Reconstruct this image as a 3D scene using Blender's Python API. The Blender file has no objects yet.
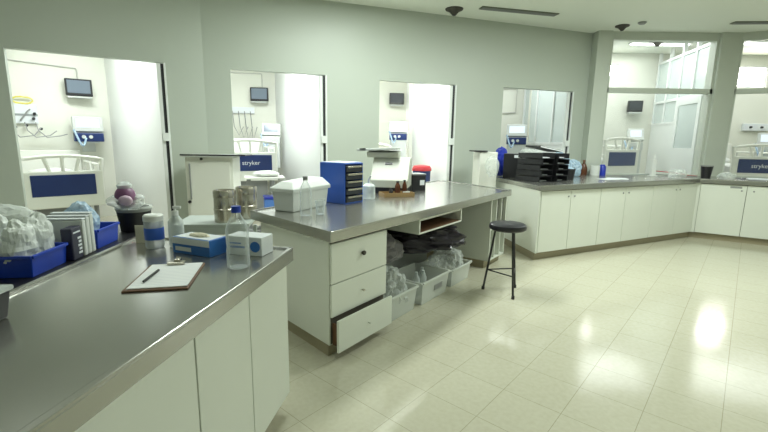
import bpy, bmesh, math, random
from mathutils import Vector, Matrix, noise
random.seed(7)
S = bpy.context.scene
COL = S.collection
R = math.radians

# ------------------------------------------------------------ camera, world, light, exposure
cam = bpy.data.objects.new('camera', bpy.data.cameras.new('camera'))
COL.objects.link(cam)
cam.data.sensor_width = 36.0
cam.data.lens = 413.9 / 768 * 36
cam.data.clip_start = 0.02
PITCH, ROLL = 0.17697, 0.01524
fw = Vector((0, math.cos(PITCH), -math.sin(PITCH)))
up0 = Vector((0, math.sin(PITCH), math.cos(PITCH)))
rt0 = Vector((1, 0, 0))
rt = rt0 * math.cos(ROLL) + up0 * math.sin(ROLL)
up = up0 * math.cos(ROLL) - rt0 * math.sin(ROLL)
m3 = Matrix((rt, up, -fw)).transposed()
cam.matrix_world = Matrix.Translation((0, 0, 1.45)) @ m3.to_4x4()
S.camera = cam

S.view_settings.view_transform = 'Standard'
S.view_settings.look = 'None'
S.view_settings.gamma = 1.0
S.view_settings.exposure = 0.0
S.view_settings.use_curve_mapping = False

world = bpy.data.worlds.new('daylight')
S.world = world
world.use_nodes = True
bg = world.node_tree.nodes['Background']
bg.inputs[0].default_value = (1.0, 0.98, 0.97, 1)
bg.inputs[1].default_value = 26.0

def area(name, loc, size, power, rz=0.0, col=(0.95, 1.0, 0.88), rx=0.0):
    l = bpy.data.lights.new(name, 'AREA')
    l.shape = 'RECTANGLE'
    l.size, l.size_y = size
    l.energy = power
    l.color = col
    o = bpy.data.objects.new(name, l)
    o.location = loc
    o.rotation_euler = (rx, 0, rz)
    COL.objects.link(o)
    return o

NC = (0.92, 1.0, 0.94)
RC = (0.95, 1.0, 1.0)
area('ceiling_lamp_island', (-0.20, 4.30, 3.26), (1.5, 0.4), 88, R(53), NC)
area('ceiling_lamp_right', (3.1, 4.4, 3.26), (1.5, 0.4), 96, R(60), NC)
area('ceiling_lamp_left', (-2.4, 2.7, 3.26), (1.2, 0.4), 16, R(30), NC)
area('ceiling_lamp_rear', (3.6, 0.2, 3.26), (1.5, 0.5), 38, 0, NC)
area('fill_light_far_right', (6.6, 2.2, 3.26), (1.5, 0.5), 56, R(-30), NC)  # unseen fill light, added to brighten the steel rim and right cabinets
area('room_lamp_a', (-4.2, 6.1, 3.24), (1.2, 0.8), 74, R(40), RC)
area('room_lamp_b', (-2.0, 7.7, 3.24), (1.2, 0.8), 104, R(20), RC)
area('room_lamp_c', (0.4, 8.1, 3.24), (1.2, 0.8), 100, 0, RC)
area('room_lamp_d', (2.3, 8.7, 3.24), (1.6, 1.2), 36, 0, RC)
area('room_lamp_e', (4.6, 8.5, 3.40), (2.0, 1.7), 42, 0, RC)
area('room_lamp_f', (7.6, 8.2, 3.40), (2.6, 1.8), 42, 0, RC)

# ------------------------------------------------------------ materials
def mat(name, col, rough=0.5, metal=0.0, spec=0.5, trans=0.0, alpha=1.0, coat=0.0, noise_amt=0.0, noise_scale=20.0, bump=0.0, bump_scale=60.0, emit=None, emit_s=0.0, sheen=0.0):
    m = bpy.data.materials.new(name)
    m.use_nodes = True
    nt = m.node_tree
    b = nt.nodes['Principled BSDF']
    b.inputs['Base Color'].default_value = (*col, 1)
    b.inputs['Roughness'].default_value = rough
    b.inputs['Metallic'].default_value = metal
    b.inputs['Specular IOR Level'].default_value = spec
    b.inputs['Transmission Weight'].default_value = trans
    b.inputs['Alpha'].default_value = alpha
    b.inputs['Coat Weight'].default_value = coat
    if emit:
        b.inputs['Emission Color'].default_value = (*emit, 1)
        b.inputs['Emission Strength'].default_value = emit_s
    tc = None
    if noise_amt or bump:
        tc = nt.nodes.new('ShaderNodeTexCoord')
    if noise_amt:
        n = nt.nodes.new('ShaderNodeTexNoise')
        n.inputs['Scale'].default_value = noise_scale
        n.inputs['Detail'].default_value = 5
        nt.links.new(tc.outputs['Object'], n.inputs['Vector'])
        mx = nt.nodes.new('ShaderNodeMix')
        mx.data_type = 'RGBA'
        mx.inputs[6].default_value = tuple(max(0, c * (1 - noise_amt)) for c in col) + (1,)
        mx.inputs[7].default_value = tuple(min(1, c * (1 + noise_amt)) for c in col) + (1,)
        nt.links.new(n.outputs['Fac'], mx.inputs[0])
        nt.links.new(mx.outputs[2], b.inputs['Base Color'])
    if bump:
        n2 = nt.nodes.new('ShaderNodeTexNoise')
        n2.inputs['Scale'].default_value = bump_scale
        n2.inputs['Detail'].default_value = 4
        nt.links.new(tc.outputs['Object'], n2.inputs['Vector'])
        bp = nt.nodes.new('ShaderNodeBump')
        bp.inputs['Strength'].default_value = bump
        bp.inputs['Distance'].default_value = 0.01
        nt.links.new(n2.outputs['Fac'], bp.inputs['Height'])
        nt.links.new(bp.outputs[0], b.inputs['Normal'])
    return m

def clear(name, col=(0.9, 0.95, 0.95), body=0.25, rough=0.12, edge=0.6):
    """thin clear plastic or glass: partly see-through, partly a glossy skin"""
    m = bpy.data.materials.new(name)
    m.use_nodes = True
    nt = m.node_tree
    b = nt.nodes['Principled BSDF']
    b.inputs['Base Color'].default_value = (*col, 1)
    b.inputs['Roughness'].default_value = rough
    tr = nt.nodes.new('ShaderNodeBsdfTransparent')
    lw = nt.nodes.new('ShaderNodeLayerWeight')
    lw.inputs['Blend'].default_value = 0.35
    ma = nt.nodes.new('ShaderNodeMath')
    ma.operation = 'MULTIPLY_ADD'
    ma.use_clamp = True
    ma.inputs[1].default_value = edge
    ma.inputs[2].default_value = body
    nt.links.new(lw.outputs['Facing'], ma.inputs[0])
    mx = nt.nodes.new('ShaderNodeMixShader')
    nt.links.new(ma.outputs[0], mx.inputs[0])
    nt.links.new(tr.outputs[0], mx.inputs[1])
    nt.links.new(b.outputs[0], mx.inputs[2])
    nt.links.new(mx.outputs[0], nt.nodes['Material Output'].inputs[0])
    return m

def floor_material():
    m = bpy.data.materials.new('terrazzo_tiles')
    m.use_nodes = True
    nt = m.node_tree
    b = nt.nodes['Principled BSDF']
    tc = nt.nodes.new('ShaderNodeTexCoord')
    br = nt.nodes.new('ShaderNodeTexBrick')
    br.offset = 0.0
    br.inputs['Scale'].default_value = 1.0
    br.inputs['Brick Width'].default_value = 1 / 3
    br.inputs['Row Height'].default_value = 1 / 3
    br.inputs['Mortar Size'].default_value = 0.0022
    br.inputs['Mortar Smooth'].default_value = 0.4
    br.inputs['Color1'].default_value = (0.55, 0.535, 0.42, 1)
    br.inputs['Color2'].default_value = (0.565, 0.55, 0.435, 1)
    br.inputs['Mortar'].default_value = (0.37, 0.345, 0.25, 1)
    nt.links.new(tc.outputs['Object'], br.inputs['Vector'])
    n = nt.nodes.new('ShaderNodeTexNoise')
    n.inputs['Scale'].default_value = 34
    n.inputs['Detail'].default_value = 6
    nt.links.new(tc.outputs['Object'], n.inputs['Vector'])
    cr = nt.nodes.new('ShaderNodeValToRGB')
    cr.color_ramp.elements[0].position = 0.3
    cr.color_ramp.elements[0].color = (0.93, 0.92, 0.89, 1)
    cr.color_ramp.elements[1].position = 0.65
    cr.color_ramp.elements[1].color = (1.0, 1.0, 1.0, 1)
    nt.links.new(n.outputs['Fac'], cr.inputs[0])
    mx = nt.nodes.new('ShaderNodeMix')
    mx.data_type = 'RGBA'
    mx.blend_type = 'MULTIPLY'
    mx.inputs[0].default_value = 1.0
    nt.links.new(br.outputs['Color'], mx.inputs[6])
    nt.links.new(cr.outputs[0], mx.inputs[7])
    nt.links.new(mx.outputs[2], b.inputs['Base Color'])
    b.inputs['Roughness'].default_value = 0.13
    b.inputs['Specular IOR Level'].default_value = 0.6
    n2 = nt.nodes.new('ShaderNodeTexNoise')
    n2.inputs['Scale'].default_value = 5
    nt.links.new(tc.outputs['Object'], n2.inputs['Vector'])
    bp = nt.nodes.new('ShaderNodeBump')
    bp.inputs['Strength'].default_value = 0.05
    bp.inputs['Distance'].default_value = 0.02
    nt.links.new(n2.outputs['Fac'], bp.inputs['Height'])
    nt.links.new(bp.outputs[0], b.inputs['Normal'])
    return m

def steel_material(name, col, rough):
    m = bpy.data.materials.new(name)
    m.use_nodes = True
    nt = m.node_tree
    b = nt.nodes['Principled BSDF']
    b.inputs['Metallic'].default_value = 0.82
    tc = nt.nodes.new('ShaderNodeTexCoord')
    n = nt.nodes.new('ShaderNodeTexNoise')
    n.inputs['Scale'].default_value = 9
    n.inputs['Detail'].default_value = 6
    nt.links.new(tc.outputs['Object'], n.inputs['Vector'])
    mx = nt.nodes.new('ShaderNodeMix')
    mx.data_type = 'RGBA'
    mx.inputs[6].default_value = tuple(c * 0.96 for c in col) + (1,)
    mx.inputs[7].default_value = tuple(c * 1.03 for c in col) + (1,)
    nt.links.new(n.outputs['Fac'], mx.inputs[0])
    nt.links.new(mx.outputs[2], b.inputs['Base Color'])
    mr = nt.nodes.new('ShaderNodeMapRange')
    mr.inputs['To Min'].default_value = rough - 0.015
    mr.inputs['To Max'].default_value = rough + 0.02
    nt.links.new(n.outputs['Fac'], mr.inputs['Value'])
    nt.links.new(mr.outputs[0], b.inputs['Roughness'])
    return m

def paper_material():
    m = bpy.data.materials.new('printed_form')
    m.use_nodes = True
    nt = m.node_tree
    b = nt.nodes['Principled BSDF']
    b.inputs['Roughness'].default_value = 0.7
    tc = nt.nodes.new('ShaderNodeTexCoord')
    w = nt.nodes.new('ShaderNodeTexWave')
    w.bands_direction = 'Y'
    w.inputs['Scale'].default_value = 16
    w.inputs['Distortion'].default_value = 0
    nt.links.new(tc.outputs['Object'], w.inputs['Vector'])
    cr = nt.nodes.new('ShaderNodeValToRGB')
    cr.color_ramp.elements[0].position = 0.0
    cr.color_ramp.elements[0].color = (0.62, 0.66, 0.72, 1)
    cr.color_ramp.elements[1].position = 0.12
    cr.color_ramp.elements[1].color = (0.86, 0.88, 0.88, 1)
    nt.links.new(w.outputs['Fac'], cr.inputs[0])
    nt.links.new(cr.outputs[0], b.inputs['Base Color'])
    return m

M = dict(
    wall=mat('nurse_wall_paint', (0.50, 0.545, 0.48), 0.42, bump=0.02, bump_scale=30),
    ceiling=mat('ceiling_paint', (0.84, 0.88, 0.79), 0.7),
    room=mat('room_wall_paint', (0.76, 0.77, 0.68), 0.55),
    partition=mat('partition_white', (0.86, 0.88, 0.86), 0.5),
    white_frame=mat('white_aluminium', (0.82, 0.85, 0.83), 0.35),
    gasket=mat('black_gasket', (0.03, 0.03, 0.035), 0.5),
    column=mat('column_paint', (0.56, 0.60, 0.53), 0.45),
    floor=floor_material(),
    steel=steel_material('stainless_worktop', (0.44, 0.44, 0.41), 0.21),
    drum=steel_material('polished_steel', (0.52, 0.49, 0.42), 0.22),
    laminate=mat('white_laminate', (0.74, 0.77, 0.69), 0.36, noise_amt=0.03, noise_scale=3),
    gap_shade=mat('cabinet_gap_shade', (0.10, 0.09, 0.07), 0.6),  # dark colour paints the shade between doors and behind the open drawer
    plinth=mat('beige_plinth', (0.33, 0.29, 0.19), 0.4),
    black=mat('black_plastic', (0.015, 0.015, 0.018), 0.38),
    black_metal=mat('black_metal', (0.02, 0.02, 0.022), 0.35),
    vinyl=mat('black_vinyl', (0.02, 0.02, 0.025), 0.33),
    blue=mat('blue_plastic', (0.012, 0.055, 0.46), 0.33),
    blue_org=mat('blue_drawer_case', (0.035, 0.12, 0.55), 0.4),
    navy=mat('navy_panel', (0.012, 0.03, 0.13), 0.35),
    bed_white=mat('bed_white', (0.80, 0.81, 0.74), 0.35),
    device=mat('device_white', (0.58, 0.61, 0.58), 0.4),
    beige=mat('device_beige', (0.55, 0.57, 0.49), 0.42),
    screen_on=mat('lit_screen', (0.2, 0.22, 0.24), 0.2, emit=(0.82, 0.95, 1.0), emit_s=0.9),
    screen_off=mat('grey_screen', (0.16, 0.20, 0.25), 0.15),
    screen_dark=mat('dark_screen', (0.03, 0.035, 0.045), 0.2),
    pipe=mat('painted_pipe', (0.55, 0.55, 0.50), 0.4),
    grey=mat('grey_plastic', (0.28, 0.29, 0.28), 0.5),
    table=mat('grey_enamel', (0.42, 0.47, 0.44), 0.4),
    yellow=mat('yellow_hose', (0.75, 0.68, 0.12), 0.45),
    red=mat('red_plastic', (0.52, 0.03, 0.04), 0.4),
    tan=mat('tan_tray', (0.34, 0.22, 0.09), 0.5),
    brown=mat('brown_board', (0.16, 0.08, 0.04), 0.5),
    amber=mat('amber_bottle', (0.10, 0.035, 0.015), 0.25),
    paper=paper_material(),
    white=mat('white_plastic', (0.78, 0.80, 0.77), 0.42),
    foam=mat('white_foam', (0.66, 0.69, 0.66), 0.6, bump=0.05),
    cream=mat('cream_paper', (0.72, 0.68, 0.52), 0.7),
    card=mat('white_card', (0.74, 0.78, 0.80), 0.55),
    blue_card=mat('blue_card', (0.03, 0.16, 0.52), 0.45),
    pack_dark=mat('dark_print', (0.03, 0.03, 0.06), 0.4),
    pink=mat('mauve_plastic', (0.20, 0.08, 0.17), 0.4),
    mauve_pale=mat('pale_mauve', (0.60, 0.45, 0.55), 0.45),
    bag=clear('clear_film', (0.82, 0.87, 0.84), 0.26, 0.2),
    bag_white=mat('white_film', (0.68, 0.72, 0.69), 0.3),
    bag_black=mat('black_film', (0.03, 0.026, 0.035), 0.24),
    bag_grey=mat('grey_film', (0.20, 0.19, 0.20), 0.3),
    bag_blue=mat('blue_film', (0.015, 0.035, 0.40), 0.3),
    bin_clear=clear('milky_bin', (0.84, 0.88, 0.82), 0.26, 0.25),
    bottle=clear('clear_bottle', (0.75, 0.82, 0.84), 0.14, 0.06),
    milky=clear('milky_bottle', (0.72, 0.78, 0.76), 0.42, 0.25),
    pale_blue=clear('pale_blue_film', (0.45, 0.62, 0.78), 0.5, 0.2),
    glass=clear('window_glass', (0.86, 0.92, 0.90), 0.02, 0.03, 0.12),
    frosted=clear('milky_glass', (0.70, 0.78, 0.76), 0.45, 0.15),
    lamp=mat('lamp_diffuser', (0.9, 0.9, 0.9), 0.5, emit=(0.95, 1.0, 0.96), emit_s=7.0),
    vent=mat('vent_grey', (0.16, 0.17, 0.13), 0.6),
    detector=mat('dark_bronze', (0.05, 0.045, 0.035), 0.5),
    cable_red=mat('red_cable', (0.55, 0.08, 0.08), 0.5),
    cable=mat('grey_cable', (0.30, 0.33, 0.33), 0.5),
    text=mat('white_lettering', (0.80, 0.82, 0.82), 0.5),
    blanket=mat('blue_cloth', (0.08, 0.20, 0.55), 0.7),
)

# ------------------------------------------------------------ mesh helpers
class MB:
    def __init__(s):
        s.bm = bmesh.new()
    def box(s, x0, x1, y0, y1, z0, z1, mtx=None):
        vs = [s.bm.verts.new(Vector(p)) for p in ((x0, y0, z0), (x1, y0, z0), (x1, y1, z0), (x0, y1, z0), (x0, y0, z1), (x1, y0, z1), (x1, y1, z1), (x0, y1, z1))]
        if mtx is not None:
            for v in vs: v.co = mtx @ v.co
        for f in ((3, 2, 1, 0), (4, 5, 6, 7), (0, 1, 5, 4), (1, 2, 6, 5), (2, 3, 7, 6), (3, 0, 4, 7)):
            s.bm.faces.new([vs[i] for i in f])
        return s
    def prism(s, poly, z0, z1, scale_top=None, mtx=None):
        n = len(poly)
        top = poly if scale_top is None else scale_top
        a = [s.bm.verts.new((p[0], p[1], z0)) for p in poly]
        b = [s.bm.verts.new((p[0], p[1], z1)) for p in top]
        if mtx is not None:
            for v in a + b: v.co = mtx @ v.co
        s.bm.faces.new(a[::-1]); s.bm.faces.new(b)
        for i in range(n):
            s.bm.faces.new((a[i], a[(i + 1) % n], b[(i + 1) % n], b[i]))
        return s
    def lathe(s, prof, c=(0, 0, 0), seg=24, mtx=None):
        rings = []
        for r, z in prof:
            if r < 1e-5:
                rings.append([s.bm.verts.new((c[0], c[1], c[2] + z))])
            else:
                rings.append([s.bm.verts.new((c[0] + r * math.cos(2 * math.pi * k / seg), c[1] + r * math.sin(2 * math.pi * k / seg), c[2] + z)) for k in range(seg)])
        if mtx is not None:
            for g in rings:
                for v in g: v.co = mtx @ v.co
        for a, b in zip(rings, rings[1:]):
            for k in range(seg):
                k2 = (k + 1) % seg
                if len(a) == 1 and len(b) == 1: continue
                if len(a) == 1: s.bm.faces.new((a[0], b[k2], b[k]))
                elif len(b) == 1: s.bm.faces.new((a[k], a[k2], b[0]))
                else: s.bm.faces.new((a[k], a[k2], b[k2], b[k]))
        for g, fl in ((rings[0], True), (rings[-1], False)):
            if len(g) > 1:
                s.bm.faces.new(g[::-1] if fl else g)
        return s
    def tube(s, pts, r, seg=8):
        pts = [Vector(p) for p in pts]
        rings = []
        for i, p in enumerate(pts):
            t = (pts[min(i + 1, len(pts) - 1)] - pts[max(i - 1, 0)]).normalized()
            ref = Vector((0, 0, 1)) if abs(t.z) < 0.9 else Vector((1, 0, 0))
            u = t.cross(ref).normalized(); w = t.cross(u).normalized()
            rings.append([s.bm.verts.new(p + (u * math.cos(2 * math.pi * k / seg) + w * math.sin(2 * math.pi * k / seg)) * r) for k in range(seg)])
        for a, b in zip(rings, rings[1:]):
            for k in range(seg):
                s.bm.faces.new((a[k], a[(k + 1) % seg], b[(k + 1) % seg], b[k]))
        s.bm.faces.new(rings[0][::-1]); s.bm.faces.new(rings[-1])
        return s
    def blob(s, c, rad, amp=0.25, freq=6.0, sub=4, seed=0.0, floor_z=None):
        r = bmesh.ops.create_icosphere(s.bm, subdivisions=sub, radius=1.0)
        c = Vector(c)
        for v in r['verts']:
            d = v.co.normalized()
            p = Vector((d.x * rad[0], d.y * rad[1], d.z * rad[2]))
            nz = noise.noise(p * freq + Vector((seed, seed * 2, 0))) + 0.5 * (1 - abs(noise.noise(p * freq * 2.3 + Vector((seed, 3, seed))))*2)
            v.co = c + p * (1 + amp * nz)
            if floor_z is not None and v.co.z < floor_z:
                v.co.z = floor_z + 0.004 * (1 + noise.noise(v.co * 30))
        return s
    def build(s, name, material, parent=None, bev=0.0, smooth=False, seg=2, label=None):
        bm = s.bm
        bmesh.ops.recalc_face_normals(bm, faces=bm.faces[:])
        if bev:
            es = [e for e in bm.edges if len(e.link_faces) == 2 and e.calc_face_angle(0) > 0.5]
            bmesh.ops.bevel(bm, geom=es, offset=bev, segments=seg, affect='EDGES', profile=0.5, clamp_overlap=True)
        me = bpy.data.meshes.new(name)
        bm.to_mesh(me); bm.free()
        me.materials.append(material)
        if smooth:
            for p in me.polygons: p.use_smooth = True
            try: me.set_sharp_from_angle(angle=R(38))
            except Exception: pass
        o = bpy.data.objects.new(name, me)
        COL.objects.link(o)
        if parent is not None: o.parent = parent
        if label: o['label'] = label
        return o

def tag(o, label, cat, group=None, kind=None):
    o['label'] = label; o['category'] = cat
    if group: o['group'] = group
    if kind: o['kind'] = kind
    return o
def thing(name, label, cat, loc=(0, 0, 0), rz=0.0, group=None):
    o = bpy.data.objects.new(name, None)
    o.empty_display_size = 0.1
    COL.objects.link(o)
    o.location = loc; o.rotation_euler = (0, 0, rz)
    return tag(o, label, cat, group)
def struct(name, mb, material, loc=(0, 0, 0), rz=0.0, parent=None, bev=0.0, smooth=False):
    o = mb.build(name, material, parent, bev, smooth)
    if parent is None: o['kind'] = 'structure'
    o.location = loc; o.rotation_euler = (0, 0, rz)
    return o
def dup(root, loc, rz, label, group=None):
    r = root.copy(); COL.objects.link(r); r.location = loc; r.rotation_euler = (0, 0, rz); r['label'] = label
    if group: r['group'] = group
    for ch in list(root.children):
        c = ch.copy(); COL.objects.link(c); c.parent = r
        for g in list(ch.children):
            d = g.copy(); COL.objects.link(d); d.parent = c
    return r
def ang(a, b): return math.atan2(b[1] - a[1], b[0] - a[0])
def lettering(word, size, parent, loc, rot, name='lettering', mt='text', shear=0.0):
    cu = bpy.data.curves.new('font', 'FONT')
    cu.body = word; cu.size = size; cu.align_x = 'CENTER'; cu.align_y = 'CENTER'; cu.extrude = 0.0012; cu.shear = shear
    tmp = bpy.data.objects.new('font', cu); COL.objects.link(tmp)
    dg = bpy.context.evaluated_depsgraph_get()
    me = bpy.data.meshes.new_from_object(tmp.evaluated_get(dg))
    bpy.data.objects.remove(tmp)
    me.materials.clear(); me.materials.append(M[mt])
    o = bpy.data.objects.new(name, me); COL.objects.link(o)
    o.parent = parent; o.location = loc; o.rotation_euler = rot
    return o

# ------------------------------------------------------------ the setting
CEIL = 3.3
TILE_RZ = -0.7173
fl = MB().prism([(-9.5, -7), (14, -7), (14, 13), (-9.5, 13)], -0.1, 0.0, mtx=Matrix.Rotation(-TILE_RZ, 4, 'Z') @ Matrix.Translation((-0.702, -2.733, 0)))
struct('floor', fl, M['floor'], (0.702, 2.733, 0), TILE_RZ)
struct('ceiling', MB().prism([(-9.5, -3.2), (9.8, -3.2), (9.8, 5.25), (5.83, 7.32), (3.4, 7.42), (3.4, 12), (-9.5, 12)], CEIL, CEIL + 0.1), M['ceiling'])
struct('ceiling_glazed_rooms', MB().prism([(3.2, 7.2), (5.83, 7.2), (9.8, 5.1), (9.8, 10), (3.2, 10)], 3.45, 3.55), M['ceiling'])

def wall(name, A, B, openings=(), z1=CEIL, th=0.1, mt='wall', z0=0.0):
    L = math.hypot(B[0] - A[0], B[1] - A[1])
    mb = MB(); s = 0.0
    for a, b, za, zb in sorted(openings):
        if a > s: mb.box(s, a, 0, th, z0, z1)
        if za > z0: mb.box(a, b, 0, th, z0, za)
        if zb < z1: mb.box(a, b, 0, th, zb, z1)
        s = b
    if L > s: mb.box(s, L, 0, th, z0, z1)
    return struct(name, mb, M[mt], (A[0], A[1], 0), ang(A, B))

A0, A1 = (-5.2, 3.76), (-2.3, 5.45)
B0, B1 = (-2.3, 5.45), (3.5, 7.414)
wall('wall_left_front', A0, A1, [(1.45, 2.93, 0, 2.35)])
wall('wall_middle_front', B0, B1, [(0.316, 1.565, 0, 2.345), (2.33, 3.575, 0, 2.325), (4.41, 5.81, 0, 2.34)])
# surrounding walls of the nurses' area
wall('wall_left', (-5.2, -3.0), (-5.2, 3.76))
wall('wall_back', (9.6, -3.0), (-5.2, -3.0))
wall('wall_right', (9.6, 5.4), (9.6, -3.0))
struct('column_1', MB().box(3.47, 3.71, 7.2, 7.46, 0, 3.45), M['column'], bev=0.01)
struct('column_2', MB().box(5.50, 5.83, 7.2, 7.46, 0, 3.45), M['column'], bev=0.01)

# partitions and rear walls of the patient rooms
wall('wall_room_1_partition', (-5.08, 7.80), (-2.60, 5.36), mt='partition', th=0.08)
wall('wall_room_1_rear', (-7.5, 5.44), (-4.86, 7.96), mt='room')
wall('wall_room_1_side', (-5.25, 3.86), (-7.5, 5.44), mt='room')
wall('wall_room_2_partition', (-2.62, 10.1), (-0.72, 6.10), mt='partition', th=0.08)
wall('wall_room_2_rear', (-5.6, 9.3), (-2.32, 10.1035), mt='room')
wall('wall_room_2_side', (-5.17, 7.85), (-5.6, 9.3), mt='room')
wall('wall_room_3_partition', (0.51, 10.9), (1.17, 6.74), mt='partition', th=0.08)
wall('wall_room_3_rear', (-2.62, 10.5), (0.80, 10.828), mt='room')
wall('wall_room_4_rear', (0.55, 10.05), (3.5, 10.05), mt='room')
wall('wall_room_4_side', (3.42, 10.05), (3.44, 9.70), z1=3.45, mt='room')
wall('wall_room_5_rear', (3.25, 9.6), (6.05, 9.6), [(1.65, 1.90, 2.95, 3.22)], z1=3.45, mt='room')
wall('wall_room_6_rear', (6.08, 9.6), (9.7, 9.6), [(1.62, 2.37, 2.76, 3.22)], z1=3.45, mt='room')
wall('wall_room_6_side', (9.6, 9.7), (9.6, 5.3), z1=3.45, mt='room')
# bright rear windows
for k, (xa, xb, za, zb) in enumerate(((4.90, 5.15, 2.95, 3.22), (7.70, 8.45, 2.76, 3.22))):
    f = MB()
    f.box(xa, xb, 9.62, 9.66, za, za + 0.03).box(xa, xb, 9.62, 9.66, zb - 0.03, zb).box(xa, xa + 0.03, 9.62, 9.66, za + 0.03, zb - 0.03).box(xb - 0.03, xb, 9.62, 9.66, za + 0.03, zb - 0.03)
    w = struct('window_%d' % (k + 3), f, M['white_frame'])
    struct('pane', MB().box(xa + 0.03, xb - 0.03, 9.635, 9.64, za + 0.03, zb - 0.03), M['glass'], parent=w)

# glazed partition between rooms 4 and 5, and between rooms 5 and 6
def glazed(name, A, B, solid, mull, rails, zt, mt_low='white_frame', glass='frosted', door=None):
    L = math.hypot(B[0] - A[0], B[1] - A[1])
    w = 0.05
    fr = MB()
    for s in mull: fr.box(s - w / 2, s + w / 2, -0.03, 0.03, solid, zt)
    for z in rails: fr.box(0, L, -0.028, 0.028, z - w / 2, z + w / 2)
    fo = struct(name, fr, M['white_frame'], (A[0], A[1], 0), ang(A, B))
    if solid > 0.02:
        struct('low_panel', MB().box(0, L, -0.02, 0.02, 0, solid), M[mt_low], parent=fo)
    zs = sorted(rails)
    for s0, s1 in zip(mull, mull[1:]):
        for z0, z1 in zip(zs, zs[1:]):
            struct('pane', MB().box(s0 + w / 2, s1 - w / 2, -0.003, 0.003, z0 + w / 2, z1 - w / 2), M[glass], parent=fo)
    return fo
glazed('wall_room_4_partition', (3.36, 7.56), (3.25, 10.03), 1.45, [0.05, 0.85, 1.65, 2.42], [1.47, 3.2], 3.44)
pw = glazed('wall_room_5_partition', (5.63, 7.45), (6.02, 9.58), 1.9, [0.03, 0.6, 1.1, 1.62, 2.13], [1.92, 2.38, 3.22], 3.44)
# white door leaf hung in that partition
dr = MB().box(0.0, 0.86, 0.0, 0.04, 0.02, 1.42).box(0, 0.1, 0, 0.04, 1.42, 2.34).box(0.76, 0.86, 0, 0.04, 1.42, 2.34).box(0.1, 0.76, 0, 0.04, 2.22, 2.34)
dd = struct('door_5', dr, M['white_frame'], (5.56, 7.5, 0), R(80), bev=0.004)
struct('pane', MB().box(0.1, 0.76, 0.015, 0.025, 1.42, 2.22), M['frosted'], parent=dd)
struct('door_handle', MB().box(0.04, 0.06, -0.05, 0.0, 1.0, 1.12), M['grey'], parent=dd)

# glazing above the right counter
def big_window(name, A, B, mulls=()):
    L = math.hypot(B[0] - A[0], B[1] - A[1])
    low = MB().box(0, L, 0.0, 0.1, 0, 0.93)
    base = struct('wall_under_' + name, low, M['room'], (A[0], A[1], 0), ang(A, B))
    f = MB()
    f.box(0, L, 0.0, 0.09, 0.93, 0.97).box(0, L, 0.0, 0.09, 2.33, 2.41).box(0, L, 0.0, 0.1, 3.17, 3.45)
    f.box(0, 0.04, 0.0, 0.09, 0.97, 3.17).box(L - 0.04, L, 0, 0.09, 0.97, 3.17)
    for s in mulls: f.box(s - 0.02, s + 0.02, 0.01, 0.08, 0.97, 3.17)
    fo = struct(name, f, M['column'], (A[0], A[1], 0), ang(A, B))
    st = [0.04] + list(mulls) + [L - 0.04]
    for a, b in zip(st, st[1:]):
        for z0, z1 in ((0.97, 2.33), (2.41, 3.17)):
            struct('pane', MB().box(a, b, 0.042, 0.048, z0, z1), M['glass'], parent=fo)
    return fo
big_window('window_1', (3.71, 7.25), (5.5, 7.25))
big_window('window_2', (5.83, 7.22), (9.55, 5.25), (2.1,))

# sliding door leaves pushed back behind the piers: their edges show at the right of each doorway
def door_edge(name, A, B, s, zt):
    o = MB().box(s - 0.095, s - 0.055, 0.02, 0.06, 0.01, zt - 0.01).box(s - 0.022, s, -0.006, 0.1, 0, zt)
    fo = struct(name, o, M['white_frame'], (A[0], A[1], 0), ang(A, B), bev=0.003)
    struct('gasket', MB().box(s - 0.055, s - 0.022, 0.02, 0.075, 0.01, zt - 0.01), M['gasket'], parent=fo)
    struct('latch', MB().box(s - 0.085, s - 0.015, -0.02, 0.015, 1.42, 1.52), M['white_frame'], parent=fo, bev=0.004)
    return fo
door_edge('door_1', A0, A1, 2.93, 2.35)
door_edge('door_2', B0, B1, 1.565, 2.345)
door_edge('door_3', B0, B1, 3.575, 2.325)
door_edge('door_4', B0, B1, 5.81, 2.34)

# ------------------------------------------------------------ worktops and cabinets
def worktop(name, poly, z0, z1, label, rim_edges, mt='steel', loc=(0, 0, 0), rz=0.0, rim=0.022, lift=0.009):
    t = thing(name, label, 'worktop', loc, rz)
    MB().prism(poly, z0, z1).build('top', M[mt], t, 0.004)
    mb = MB()
    n = len(poly)
    for i in rim_edges:
        a, b = Vector(poly[i]), Vector(poly[(i + 1) % n])
        d = (b - a).normalized(); nn = Vector((-d.y, d.x))
        mb.prism([tuple(a), tuple(b), tuple(b + nn * rim), tuple(a + nn * rim)], z1 - 0.002, z1 + lift)
    mb.build('raised_rim', M[mt], t, 0.003)
    return t

def cabinet(name, label, loc, rz, w, depth, z0, z1, doors, group=None, knobs=(), plinth=True, end=None, knob_z=None):
    """front plane at local y = 0, body goes to +y; doors: (xa, xb) spans"""
    t = thing(name, label, 'cabinet', loc, rz, group)
    MB().box(0, w, 0.02, depth, z0, z1).build('body', M['laminate'], t)
    g = 0.003
    for k, (xa, xb) in enumerate(doors):
        d = MB().box(xa + g, xb - g, 0.0, 0.018, z0 + 0.004, z1 - 0.012).build('door', M['laminate'], t, 0.002)
        if k < len(knobs) and knobs[k] is not None:
            MB().lathe([(0.0, 0.0), (0.010, 0.002), (0.012, 0.010), (0.0, 0.013)], seg=12, mtx=Matrix.Translation((knobs[k], 0.0, knob_z or (z1 - 0.09))) @ Matrix.Rotation(R(90), 4, 'X')).build('knob', M['grey'], d)
    MB().box(0.001, w - 0.001, 0.019, 0.0195, z0, z1 - 0.002).build('shadow_gap', M['gap_shade'], t)
    if plinth:
        MB().box(0, w, 0.06, depth - 0.02, 0.0, z0).build('plinth', M['plinth'], t)
    return t

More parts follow.
